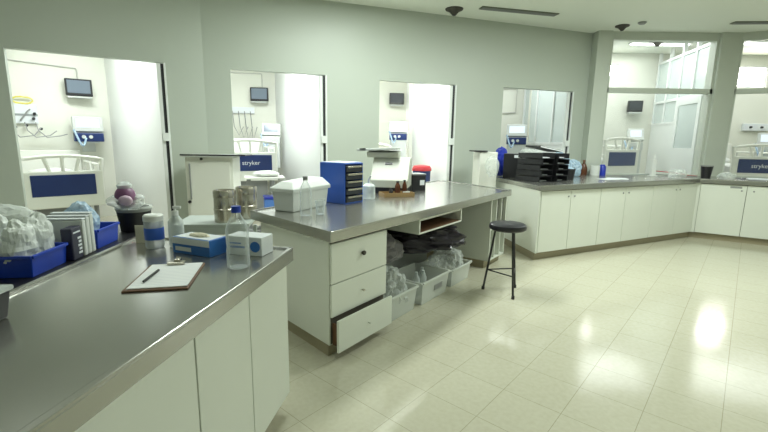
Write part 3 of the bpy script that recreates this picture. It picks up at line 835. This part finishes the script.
MB().lathe([(0.04, 0.135), (0.045, 0.155), (0.022, 0.175), (0, 0.175)], seg=18).build('valve', M['milky'], t, smooth=True)
MB().blob((0, 0.02, 0.045), (0.10, 0.08, 0.05), 0.25, 10, 3, 6).build('wrap', M['bag'], t)
o = MB().box(-0.045, 0.045, 0, 0.004, 0, 0.095).build('paper_note', M['cream'], None)
o.location = (-1.275, 2.15, LZ); o.rotation_euler = (0, 0, R(8)); tag(o, 'cream paper slip standing beside the blue-labelled tub', 'note')

# ------------------------------------------------------------ steel drums on a grey side table
t = thing('side_table', 'small grey enamel side table under the steel drums', 'table', (-1.42, 3.60, 0), R(8))
MB().box(-0.36, 0.25, -0.20, 0.24, 0.72, 0.75).build('table_top', M['table'], t, 0.004)
MB().box(-0.36, 0.25, -0.20, -0.185, 0.66, 0.72).box(-0.36, -0.345, -0.185, 0.24, 0.66, 0.72).build('apron', M['table'], t)
for x in (-0.34, 0.23):
    for y in (-0.18, 0.22): MB().box(x - 0.015, x + 0.015, y - 0.015, y + 0.015, 0, 0.66).build('leg', M['table'], t)
def drum(label, loc, r, h):
    t = thing('steel_drum', label, 'drum', loc, random.random(), 'steel sterilizing drums')
    MB().lathe([(0, 0), (r * 0.97, 0), (r, 0.01), (r, h * 0.36), (r * 1.03, h * 0.37), (r * 1.03, h * 0.42), (r, h * 0.43), (r, h * 0.8), (r * 0.99, h * 0.81), (0, h * 0.81)], seg=32).build('body', M['drum'], t, smooth=True)
    MB().lathe([(r * 1.03, h * 0.78), (r * 1.035, h * 0.8), (r * 1.035, h * 0.96), (r * 1.0, h), (r * 0.93, h), (r * 0.9, h * 0.94), (0, h * 0.94)], seg=32).build('lid', M['drum'], t, smooth=True)
    MB().box(r * 1.0, r * 1.06, -0.015, 0.015, h * 0.62, h * 0.86).build('clasp', M['grey'], t, 0.003)
    MB().tube([(-0.045, 0, h * 0.935), (-0.045, 0, h * 1.01), (0.045, 0, h * 1.01), (0.045, 0, h * 0.935)], 0.005).build('handle', M['drum'], t, smooth=True)
drum('left steel sterilizing drum on the grey side table', (-1.375, 3.53, 0.7505), 0.090, 0.275)
drum('right steel sterilizing drum on the grey side table', (-1.245, 3.71, 0.7505), 0.090, 0.285)

# ------------------------------------------------------------ white stands against the wall
t = thing('white_locker', 'white metal locker with a dark flap top between the first two doorways', 'cabinet', (-2.33, 4.85, 0), R(6))
MB().box(0, 0.54, 0, 0.36, 0.05, 1.24).build('body', M['bed_white'], t, 0.006)
MB().box(0.03, 0.51, -0.014, 0.0, 0.10, 1.19).build('door', M['bed_white'], t, 0.004)
MB().box(-0.03, 0.55, -0.05, 0.37, 1.245, 1.268).build('top_board', M['white'], t, 0.003)
MB().box(-0.032, 0.70, -0.056, -0.046, 1.262, 1.278).box(0.55, 0.70, -0.046, 0.34, 1.262, 1.272).build('flap_edge', M['black'], t, 0.002)
MB().box(0.05, 0.066, -0.032, -0.014, 0.75, 1.17).build('pull_bar', M['grey'], t, 0.003)
MB().lathe([(0, 0), (0.018, 0.002), (0.018, 0.02), (0, 0.024)], seg=14, mtx=Matrix.Translation((0.035, -0.014, 0.72)) @ Matrix.Rotation(R(90), 4, 'X')).lathe([(0, 0), (0.016, 0.002), (0.016, 0.02), (0, 0.024)], seg=14, mtx=Matrix.Translation((0.20, -0.03, 1.225)) @ Matrix.Rotation(R(90), 4, 'X')).build('knob', M['black'], t)
for x in (0.04, 0.50):
    for y in (0.04, 0.32): MB().box(x - 0.02, x + 0.02, y - 0.02, y + 0.02, 0, 0.05).build('foot', M['black'], t)
t = thing('white_locker', 'slim white stand with a dark top between island and right counter', 'cabinet', (1.37, 6.0, 0), R(8))
MB().box(0, 0.26, 0, 0.30, 0.0, 1.33).build('body', M['bed_white'], t, 0.006)
MB().box(-0.10, 0.10, -0.02, 0.2, 1.332, 1.35).build('top_flap', M['black'], t, 0.003)
bag('plastic_bag', 'white plastic bag hanging against the slim white stand', (1.53, 5.905, 0.98), (0.09, 0.05, 0.16), 'bag', 0.18, 6, 41)
# ------------------------------------------------------------ right counter clutter
RZ = 0.9505
def tray(label, loc, rz, first=[None]):
    if first[0]: return dup(first[0], loc, rz, label, 'black letter trays')
    t = thing('letter_tray', label, 'tray', loc, rz, 'black letter trays')
    b = MB().box(-0.20, 0.20, -0.13, 0.13, 0, 0.006)
    for q in ((-0.20, -0.19, -0.13, 0.13), (-0.19, 0.20, 0.122, 0.13), (-0.19, 0.20, -0.13, -0.122)): b.box(*q, 0.006, 0.070)
    b.build('shell', M['black'], t, 0.003)
    MB().box(-0.18, 0.13, -0.115, 0.115, 0.0065, 0.018).build('papers', M['card'], t)
    MB().box(0.19, 0.215, -0.05, 0.05, -0.0, 0.005).build('lip', M['black'], t)
    first[0] = t
    return t
names = ('bottom', 'second from bottom', 'middle', 'second from top', 'topmost')
for k in range(5):
    tray('%s black letter tray in the front stack on the right counter' % names[k], (2.05 + 0.006 * k, 5.72 + 0.003 * k, RZ + 0.078 * k), R(-58 + (0, 5, -3, 4, 0)[k]))
for k in range(5):
    tray('%s black letter tray in the rear stack on the right counter' % names[k], (2.33 + 0.006 * (k % 2), 5.87, RZ + 0.078 * k), R(-56 + (2, -4, 4, -2, 3)[k]))
t = thing('magazine_file', 'dark file box standing behind the front tray stack on the right counter', 'box', (1.90, 6.18, RZ), R(-25))
MB().box(-0.13, 0.13, -0.06, 0.12, 0, 0.36).build('body', M['black'], t, 0.004)
MB().box(0.02, 0.10, -0.063, -0.0605, 0.30, 0.34).build('label_card', M['card'], t)
t = thing('document_folder', 'black folder leaning across the top of the tray stacks', 'folder', (2.20, 5.80, RZ + 0.44), R(30))
MB().box(-0.24, 0.24, -0.12, 0.12, -0.012, 0.012, Matrix.Rotation(R(8), 4, 'Y')).build('cover', M['black'], t, 0.003)
MB().box(-0.22, 0.235, -0.1225, -0.1, -0.008, 0.008, Matrix.Rotation(R(8), 4, 'Y')).build('pages', M['card'], t)
bag('plastic_bag', 'bright blue plastic bag behind the black trays', (1.80, 6.50, RZ), (0.11, 0.09, 0.24), 'bag_blue', 0.25, 7, 51)
bag('plastic_bag', 'clear bag of tubing lying behind the black trays', (2.25, 6.45, RZ), (0.24, 0.13, 0.22), 'bag', 0.25, 8, 53)
t = thing('pen_pot', 'black pot beside the rear tray stack on the right counter', 'pot', (2.66, 6.02, RZ))
MB().lathe([(0.075, 0), (0.095, 0.16), (0.088, 0.16), (0.07, 0.01), (0, 0.01)], seg=24).build('body', M['black'], t, smooth=True)
MB().lathe([(0.089, 0.145), (0.06, 0.175), (0, 0.185)], seg=18).build('swabs', M['pale_blue'], t, smooth=True)
bag('packet', 'pale blue packet heap next to the black pot', (2.66, 6.36, RZ), (0.16, 0.11, 0.20), 'pale_blue', 0.25, 9, 57, 'packet')
bag('packet', 'pale blue clear packets between the black pot and brown bottle', (3.05, 6.75, RZ), (0.13, 0.10, 0.13), 'pale_blue', 0.25, 11, 58, 'packet')
t = thing('brown_bottle', 'brown dispensing bottle among packets on the right counter', 'bottle', (3.39, 7.10, RZ))
MB().lathe([(0, 0), (0.06, 0), (0.062, 0.10), (0.045, 0.16), (0.018, 0.20), (0.018, 0.23), (0, 0.23)], seg=20).build('body', M['amber'], t, smooth=True)
MB().lathe([(0.021, 0.215), (0.021, 0.25), (0, 0.25)], seg=14).build('cap', M['brown'], t, smooth=True)
t = thing('paper_roll', 'white paper roll with blue end lying on the right counter', 'roll', (3.60, 7.02, RZ), R(10))
MB().lathe([(0.075, 0), (0.075, 0.16), (0.02, 0.16), (0.02, 0.0)], seg=24, mtx=Matrix.Translation((-0.06, 0, 0.0))).build('roll', M['foam'], t, smooth=True)
MB().lathe([(0, 0), (0.06, 0), (0.06, 0.14), (0.03, 0.18), (0, 0.18)], seg=20, mtx=Matrix.Translation((0.09, 0.02, 0))).build('blue_holder', M['bag_blue'], t, smooth=True)
for k, (x, y, a) in enumerate(((3.35, 6.2, 20), (3.55, 6.32, -15))):
    o = MB().box(-0.13, 0.13, -0.09, 0.09, 0, 0.006 + 0.004 * k).build('paper_sheet', M['card'], None)
    o.location = (x, y, RZ); o.rotation_euler = (0, 0, R(a)); tag(o, ('white papers lying in front of the brown bottle', 'white papers lying right of the paper roll')[k], 'papers')
t = thing('black_cup', 'black tapered cup at the bend of the right counter', 'cup', (5.21, 6.74, RZ))
MB().lathe([(0.062, 0), (0.085, 0.20), (0.079, 0.20), (0.057, 0.01), (0, 0.01)], seg=24).build('body', M['black'], t, smooth=True)
MB().lathe([(0.085, 0.187), (0.089, 0.204), (0.083, 0.204), (0.080, 0.187)], seg=24).build('rim', M['grey'], t, smooth=True)
bag('rubber_glove', 'crumpled pale glove left of the black cup', (4.63, 6.58, RZ), (0.11, 0.08, 0.07), 'bag', 0.4, 16, 61, 'glove')
t = thing('roll_holder', 'narrow white upright holder on the right counter near the door', 'holder', (4.48, 6.95, RZ))
MB().box(-0.06, 0.06, -0.05, 0.05, 0, 0.02).box(-0.035, 0.035, -0.03, 0.03, 0.02, 0.28).build('post', M['white'], t, 0.006)
MB().lathe([(0.02, 0.28), (0.012, 0.36), (0, 0.36)], seg=12).build('spout', M['white'], t, smooth=True)
o = MB().tube([(4.53, 6.98, RZ + 0.09), (4.78, 7.0, RZ + 0.07), (4.95, 7.03, RZ + 0.05), (5.15, 7.05, RZ + 0.02), (5.3, 7.05, RZ + 0.008)], 0.007).build('red_cord', M['cable_red'], smooth=True)
tag(o, 'thin red cord trailing right from the white upright holder', 'cord')
o = MB().tube([(3.95, 6.9, RZ + 0.008), (4.2, 7.02, RZ + 0.012), (4.5, 7.08, RZ + 0.03), (4.9, 7.12, RZ + 0.012), (5.25, 6.98, RZ + 0.008)], 0.007).build('grey_cord', M['cable'], smooth=True)
tag(o, 'grey cord along the rear of the right counter', 'cord')
bag('plastic_bag', 'small clear bag right of the black cup', (5.42, 6.60, RZ), (0.12, 0.08, 0.05), 'bag', 0.3, 14, 63)
t = thing('document_tray', 'flat white folder with dark edge near the right end of the counter', 'folder', (5.80, 6.35, RZ), rb)
MB().box(-0.2, 0.2, -0.12, 0.12, 0, 0.014).build('base', M['grey'], t, 0.003)
MB().box(-0.18, 0.18, -0.10, 0.12, 0.0145, 0.03).build('papers', M['card'], t, 0.003)

# ------------------------------------------------------------ ceiling fittings
def detector(label, loc, r=0.12, drop=0.08, z=CEIL):
    t = thing('ceiling_diffuser', label, 'ceiling fitting', (*loc, z), 0, 'dark cone ceiling fittings')
    MB().lathe([(r * 0.25, -drop), (r * 0.6, -drop * 0.45), (r, -0.015), (r * 1.05, -0.001), (0, -0.001)], seg=28).build('cone', M['detector'], t, smooth=True)
    MB().lathe([(0, -drop - 0.012), (r * 0.2, -drop - 0.008), (r * 0.25, -drop)], seg=16).build('tip', M['black'], t, smooth=True)
detector('dark cone ceiling fitting beside the long slot vent', (0.94, 6.22))
detector('dark cone ceiling fitting above the first column', (3.69, 6.92), 0.10, 0.07)
detector('dark cone ceiling fitting inside the glazed room beneath the tube light', (5.22, 8.45), 0.13, 0.1, 3.45)
t = thing('smoke_detector', 'small pale disc on the ceiling right of the first column', 'detector', (3.88, 6.72, CEIL))
MB().lathe([(0, -0.03), (0.04, -0.03), (0.06, -0.012), (0.06, -0.001), (0, -0.001)], seg=20).build('disc', M['grey'], t, smooth=True)
def slot(label, a, b):
    t = thing('ceiling_vent', label, 'vent', (*a, CEIL), ang(a, b), 'slot vents')
    L = math.hypot(b[0] - a[0], b[1] - a[1])
    MB().box(0, L, -0.06, 0.06, -0.012, -0.001).build('frame', M['vent'], t)
    sl = MB()
    for k in range(4): sl.box(0.02, L - 0.02, -0.046 + 0.026 * k, -0.034 + 0.026 * k, -0.02, -0.012)
    sl.build('slats', M['grey'], t)
slot('long slot vent in the ceiling above the island end', (1.29, 6.13), (2.45, 6.40))
slot('slot vent in the ceiling near the right column', (5.2, 6.66), (6.5, 6.55))
def tube_light(label, a, b, z=3.45):
    t = thing('tube_light', label, 'lamp', (*a, z), ang(a, b), 'tube lights behind the glazing')
    L = math.hypot(b[0] - a[0], b[1] - a[1])
    MB().box(0, L, -0.07, 0.07, -0.03, -0.001).build('housing', M['white'], t)
    MB().box(0.03, L - 0.03, -0.055, 0.055, -0.05, -0.03).build('diffuser', M['lamp'], t, 0.01)
tube_light('bright tube light on the ceiling between the two columns', (4.78, 8.6), (5.95, 8.6))
tube_light('bright tube light on the ceiling right of the second column', (6.8, 8.4), (8.0, 8.4))

# ------------------------------------------------------------ hospital beds
def make_bed(label, loc, rz, z0=0.0, ph=0.28, L=1.85, text=False):
    """origin at the middle of the foot end on the floor, bed runs to +y; z0 is how far the bed is raised"""
    t = thing('hospital_bed', label, 'bed', loc, rz, 'hospital beds')
    H = 1.17 + z0
    MB().box(-0.46, 0.46, 0, 0.05, 0.45 + z0, 0.96 + z0).build('footboard', M['bed_white'], t, 0.018, seg=3)
    hp = MB()
    n = 14
    hp.tube([(-0.44, 0.025, 0.92 + z0)] + [(-0.46 + 0.92 * k / n, 0.025, H - 0.05 + 0.045 * math.sin(math.pi * k / n)) for k in range(n + 1)] + [(0.44, 0.025, 0.92 + z0)], 0.026, 10)
    for x in (-0.2, 0.0, 0.2):
        hp.tube([(x * 0.7, 0.025, 0.93 + z0), (x, 0.025, H - 0.02)], 0.022)
    hp.build('handrail', M['bed_white'], t, smooth=True)
    pn = MB().box(-0.36, 0.36, -0.012, 0.0, 0.91 - ph + z0, 0.91 + z0).build('foot_panel', M['navy'], t, 0.006)
    if text: lettering('stryker', 0.105, pn, (0, -0.0135, 0.91 - ph / 2 + z0), (R(90), 0, 0))
    MB().box(-0.44, 0.44, 0.08, L - 0.01, 0.62 + z0, 0.78 + z0).build('mattress', M['white'], t, 0.03, seg=3)
    MB().box(-0.42, 0.42, 0.06, L - 0.005, 0.48 + z0, 0.61 + z0).box(-0.3, 0.3, 0.2, L - 0.2, 0.2, 0.48 + z0).build('frame', M['grey'], t, 0.01)
    MB().box(-0.46, 0.46, L, L + 0.05, 0.45 + z0, 1.2 + z0).build('headboard', M['bed_white'], t, 0.02, seg=3)
    MB().blob((0, L - 0.3, 0.84 + z0), (0.3, 0.2, 0.08), 0.08, 4, 3, 1).build('pillow', M['white'], t, smooth=True)
    for sx in (-1, 1):
        for y0, y1 in ((0.35, 0.95), (1.05, L - 0.15)):
            sr = MB()
            sr.tube([(sx * 0.48, y0, 0.66 + z0), (sx * 0.48, y0 + 0.04, 1.02 + z0), (sx * 0.48, y1 - 0.04, 1.02 + z0), (sx * 0.48, y1, 0.66 + z0)], 0.022)
            sr.tube([(sx * 0.48, y0 + 0.02, 0.84 + z0), (sx * 0.48, y1 - 0.02, 0.84 + z0)], 0.015)
            sr.build('side_rail', M['bed_white'], t, smooth=True)
        for y in (0.15, L - 0.12):
            MB().tube([(sx * 0.36, y, 0.2), (sx * 0.36, y, 0.5 + z0)], 0.03).lathe([(0.06, -0.02), (0.06, 0.02)], seg=16, mtx=Matrix.Translation((sx * 0.36, y, 0.061)) @ Matrix.Rotation(R(90), 4, 'Y')).tube([(sx * 0.36, y, 0.06), (sx * 0.36, y, 0.2)], 0.018).build('caster_leg', M['grey'], t)
    return t
make_bed('hospital bed with navy foot panel seen through the first doorway from the left', (-4.42, 5.70, 0), R(43.6), 0.03, 0.29)
make_bed('hospital bed with navy foot panel seen through the second doorway from the left', (-2.36, 7.35, 0), R(24), 0.28, text=True)
make_bed('hospital bed seen through the third doorway, mostly hidden', (-0.35, 8.0, 0), R(12), 0.25)
make_bed('hospital bed behind the glazing between the two columns', (4.40, 7.76, 0), R(24), 0.42, 0.25, 1.75)
make_bed('hospital bed behind the glazing right of the second column', (6.86, 7.62, 0), R(-12), 0.33, 0.25, text=True)
t = thing('overbed_table', 'white overbed table in front of the bed seen through the second doorway', 'table', (-1.90, 6.55, 0), R(20))
MB().box(-0.30, 0.30, -0.2, 0.2, 0.86, 0.885).build('table_top', M['bed_white'], t, 0.006)
MB().box(-0.27, -0.21, -0.03, 0.03, 0.06, 0.86).build('post', M['grey'], t, 0.004)
MB().box(-0.27, 0.25, -0.2, -0.16, 0.0, 0.06).box(-0.27, 0.25, 0.16, 0.2, 0.0, 0.06).box(-0.27, -0.21, -0.16, 0.16, 0.0, 0.06).build('foot_frame', M['grey'], t, 0.004)
o = MB().blob((0, 0, 0.04), (0.2, 0.12, 0.05), 0.3, 9, 3, 71, 0.0).build('folded_linen', M['white'])
o.location = (-1.88, 6.56, 0.886); tag(o, 'crumpled white linen on the overbed table in the second doorway', 'linen')
t = thing('laundry_box', 'blue box below the overbed table, seen between locker and island', 'box', (-1.72, 6.38, 0), R(20))
MB().box(-0.14, 0.24, -0.10, 0.14, 0, 0.56).build('body', M['blanket'], t, 0.01)
MB().box(-0.15, 0.25, -0.11, 0.15, 0.56, 0.60).build('lid', M['bag_blue'], t, 0.008)
# ------------------------------------------------------------ monitors, ventilators and wall fittings in the rooms
def monitor(label, loc, rz, w, h, on='screen_off', case='black', arm=0.12):
    t = thing('patient_monitor', label, 'monitor', loc, rz, 'wall monitors')
    MB().box(-w / 2, w / 2, -0.05, 0.03, -h / 2, h / 2).build('case', M[case], t, 0.012)
    MB().box(-w / 2 + 0.03, w / 2 - 0.03, -0.053, -0.05, -h / 2 + 0.045, h / 2 - 0.025).build('screen', M[on], t)
    MB().box(-0.03, 0.03, 0.03, arm, -0.03, 0.03).box(-0.07, 0.07, arm - 0.015, arm, -0.1, 0.1).box(-w * 0.45, w * 0.45, -0.06, 0.06, -h / 2 - 0.035, -h / 2 - 0.01).build('bracket', M['device'], t, 0.004)
def back(A, B, x, off=0.0):
    """point on the wall A-B at world x, moved off the wall towards the room"""
    f = (x - A[0]) / (B[0] - A[0]); a = ang(A, B)
    return (x + off * math.sin(a), A[1] + f * (B[1] - A[1]) - off * math.cos(a)), a
W1 = ((-7.5, 5.44), (-5.08, 7.75)); W2 = ((-5.6, 9.3), (-2.62, 10.03)); W3 = ((-2.62, 10.5), (0.51, 10.8))
p, a = back(*W1, -5.37, 0.13); monitor('grey-screened wall monitor in the first doorway', (*p, 2.29), a - R(8), 0.38, 0.28, 'screen_off', 'black', 0.12)
p, a = back(*W2, -2.93, 0.13); monitor('dark wall monitor seen through the second doorway', (*p, 2.48), a - R(6), 0.40, 0.30, 'screen_off', 'black', 0.12)
p, a = back(*W3, 0.26, 0.13); monitor('small dark wall monitor seen through the third doorway', (*p, 2.51), a, 0.36, 0.27, 'screen_dark', 'black', 0.12)
monitor('black wall monitor between the two columns', (5.52, 9.47, 2.31), R(-8), 0.30, 0.24, 'screen_dark', 'black', 0.12)
def ventilator(label, loc, rz, ztop, w=0.36, tilt=-12, body='navy', stand=True, scr='screen_on'):
    t = thing('ventilator', label, 'ventilator', loc, rz, 'ventilators')
    mt = Matrix.Translation((0, 0, ztop - 0.13)) @ Matrix.Rotation(R(tilt), 4, 'X')
    hd = MB().box(-w / 2, w / 2, -0.06, 0.04, -0.13, 0.13, mt).build('head', M['device'], t, 0.015)
    MB().box(-w / 2 + 0.05, w / 2 - 0.05, -0.063, -0.06, -0.06, 0.09, mt).build('screen', M[scr], hd)
    MB().box(-w / 2 + 0.01, w / 2 - 0.01, -0.12, 0.14, ztop - 0.42, ztop - 0.27).build('breathing_unit', M[body], t, 0.012)
    kn = MB()
    for x in (-0.08, 0.02): kn.lathe([(0.03, 0), (0.03, 0.02), (0, 0.022)], seg=14, mtx=Matrix.Translation((x, -0.12, ztop - 0.34)) @ Matrix.Rotation(R(90), 4, 'X'))
    kn.build('ports', M['device'], t)
    if stand:
        MB().box(-w / 2 + 0.02, w / 2 - 0.02, -0.1, 0.14, ztop - 0.95, ztop - 0.42).build('cabinet', M['device'], t, 0.01)
        MB().tube([(0, 0.02, 0.12), (0, 0.02, ztop - 0.95)], 0.04).build('column_post', M['grey'], t)
        ba = MB().box(-0.22, 0.22, -0.2, 0.22, 0.07, 0.12)
        for x in (-0.18, 0.18):
            for y in (-0.17, 0.18): ba.lathe([(0.035, -0.015), (0.035, 0.015)], seg=14, mtx=Matrix.Translation((x, y, 0.036)) @ Matrix.Rotation(R(90), 4, 'Y'))
        ba.build('wheeled_base', M['grey'], t)
    else:
        MB().box(-0.14, 0.14, -0.1, 0.20, ztop - 0.445, ztop - 0.42).box(-0.1, 0.1, 0.19, 0.205, ztop - 0.6, ztop - 0.2).build('wall_bracket', M['device'], t, 0.004)
    ho = MB()
    pts = [(-0.05 - 0.02 * k, -0.13 - 0.08 * math.sin(k * 0.45), ztop - 0.36 - 0.14 * math.sin(k * 0.5) + 0.004 * k) for k in range(9)]
    ho.tube(pts, 0.017); ho.build('breathing_hose', M['pale_blue'], t, smooth=True)
    return t
ventilator('white ventilator with bright screen beside the bed in the first doorway', (*back((-7.5, 5.44), (-5.08, 7.75), -5.33, 0.21)[0], 0), R(40), 1.80, 0.44, -8, 'navy', False)
ventilator('white ventilator with tilted screen seen through the second doorway', (-2.50, 9.25, 0), R(10), 1.80, 0.40, -18, 'device', True, 'screen_off')
ventilator('ventilator with bright screen and blue base seen through the third doorway', (0.30, 9.9, 0), R(2), 1.92, 0.42)
ventilator('ventilator with bright screen seen through the fourth doorway', (2.86, 9.2, 0), R(-12), 1.86, 0.42)
ventilator('white ventilator cart behind the glazing between the two columns', (5.18, 8.75, 0), R(-20), 1.79, 0.30, -25, 'device')
ventilator('white ventilator with lit screen behind the glazing at the far right', (7.95, 8.75, 0), R(-35), 1.75, 0.36, -10, 'device')

def wall_pipe(label, pts, r=0.012, mt='pipe', name='wall_conduit', cat='conduit'):
    o = MB().tube(pts, r).build(name, M[mt], smooth=True)
    return tag(o, label, cat)
def bp(W, x, z, off=0.02): (p, a) = back(*W, x, off); return (p[0], p[1], z)
wall_pipe('thin conduit along the upper rear wall in the first doorway', [bp(W1, -6.9, 2.68), bp(W1, -5.37, 2.62), bp(W1, -5.362, 2.60), bp(W1, -5.36, 2.44)])
wall_pipe('thin conduit along the upper rear wall in the second doorway', [bp(W2, -4.4, 2.94), bp(W2, -2.88, 2.95), bp(W2, -2.872, 2.93), bp(W2, -2.87, 2.66)])
wall_pipe('thin conduit on the rear wall seen through the fourth doorway', [(2.2, 10.02, 2.72), (3.05, 10.02, 2.72), (3.06, 10.02, 2.7), (3.06, 10.02, 2.2), (3.05, 10.02, 2.18), (2.75, 10.02, 2.16)])
t = thing('gas_panel', 'pale gas outlet panel with dark valves on the rear wall in the first doorway', 'panel', (*bp(W1, -6.0, 1.78, 0.0)[:2], 1.80), back(*W1, -6.0)[1])
MB().box(-0.30, 0.28, -0.06, 0.0, -0.14, 0.17).build('housing', M['card'], t, 0.008)
MB().box(-0.30, 0.28, -0.063, -0.06, -0.02, 0.015).build('strip', M['cable'], t)
for k, (x, z) in enumerate(((-0.10, -0.12), (-0.02, -0.2), (0.12, -0.17), (0.22, -0.06), (0.24, 0.02), (0.30, -0.22))):
    MB().lathe([(0.02, 0), (0.024, 0.03), (0.012, 0.06), (0, 0.06)], seg=12, mtx=Matrix.Translation((x, -0.06, z)) @ Matrix.Rotation(R(90), 4, 'X')).build('valve', M['black'], t)
hs = MB()
for k, x in enumerate((-0.1, 0.1, 0.24)):
    hs.tube([(x, -0.1, -0.12), (x + 0.02, -0.14, -0.25), (x + 0.12, -0.16, -0.36), (x + 0.3, -0.15, -0.33), (x + 0.4, -0.12, -0.2 - 0.05 * k)], 0.008)
hs.tube([(0.05, -0.08, -0.1), (0.15, -0.1, 0.05), (0.19, -0.11, 0.09)], 0.012)
hs.build('hoses', M['grey'], t, smooth=True)
o = MB().tube([(0.13 * math.cos(k * 0.5) - 0.0, -0.04, 0.05 * math.sin(k * 0.5) * (1 + 0.1 * (k % 3))) for k in range(26)], 0.011).build('coiled_hose', M['yellow'], smooth=True)
o.location = bp(W1, -5.92, 2.03, 0.02); o.rotation_euler = (0, 0, back(*W1, -5.93)[1]); tag(o, 'yellow coiled hose above the gas panel in the first doorway', 'hose')
t = thing('gas_panel', 'small gas outlet rail with dangling hoses seen through the second doorway', 'panel', (*bp(W2, -3.25, 2.0, 0.0)[:2], 2.05), back(*W2, -3.25)[1])
MB().box(-0.35, 0.2, -0.06, 0, 0.0, 0.14).build('housing', M['card'], t, 0.008)
hs = MB()
for k in range(4): hs.tube([(-0.28 + 0.13 * k, -0.08, 0.05), (-0.25 + 0.13 * k, -0.12, -0.3), (-0.15 + 0.1 * k, -0.14, -0.5 - 0.05 * k), (-0.05 + 0.1 * k, -0.1, -0.3)], 0.009)
hs.build('hoses', M['grey'], t, smooth=True)
t = thing('gas_panel', 'pale gas outlet panel on the rear wall behind the second column', 'panel', (8.45, 9.59, 1.9))
MB().box(-0.4, 0.4, -0.06, 0, -0.08, 0.08).build('housing', M['card'], t, 0.008)
for x in (-0.25, 0.0, 0.25): MB().lathe([(0.025, 0), (0.02, 0.04), (0, 0.05)], seg=12, mtx=Matrix.Translation((x, -0.06, 0)) @ Matrix.Rotation(R(90), 4, 'X')).build('valve', M['black'], t)
# pedal bin in room three
t = thing('waste_bin', 'blue bin with a red lid seen through the third doorway', 'bin', (0.70, 7.85, 0))
MB().lathe([(0.14, 0), (0.17, 0.93), (0, 0.93)], seg=28).build('bucket', M['navy'], t, smooth=True)
MB().lathe([(0.185, 0.93), (0.185, 0.97), (0.15, 1.02), (0.05, 1.035), (0, 1.035)], seg=28).build('lid', M['red'], t, smooth=True)
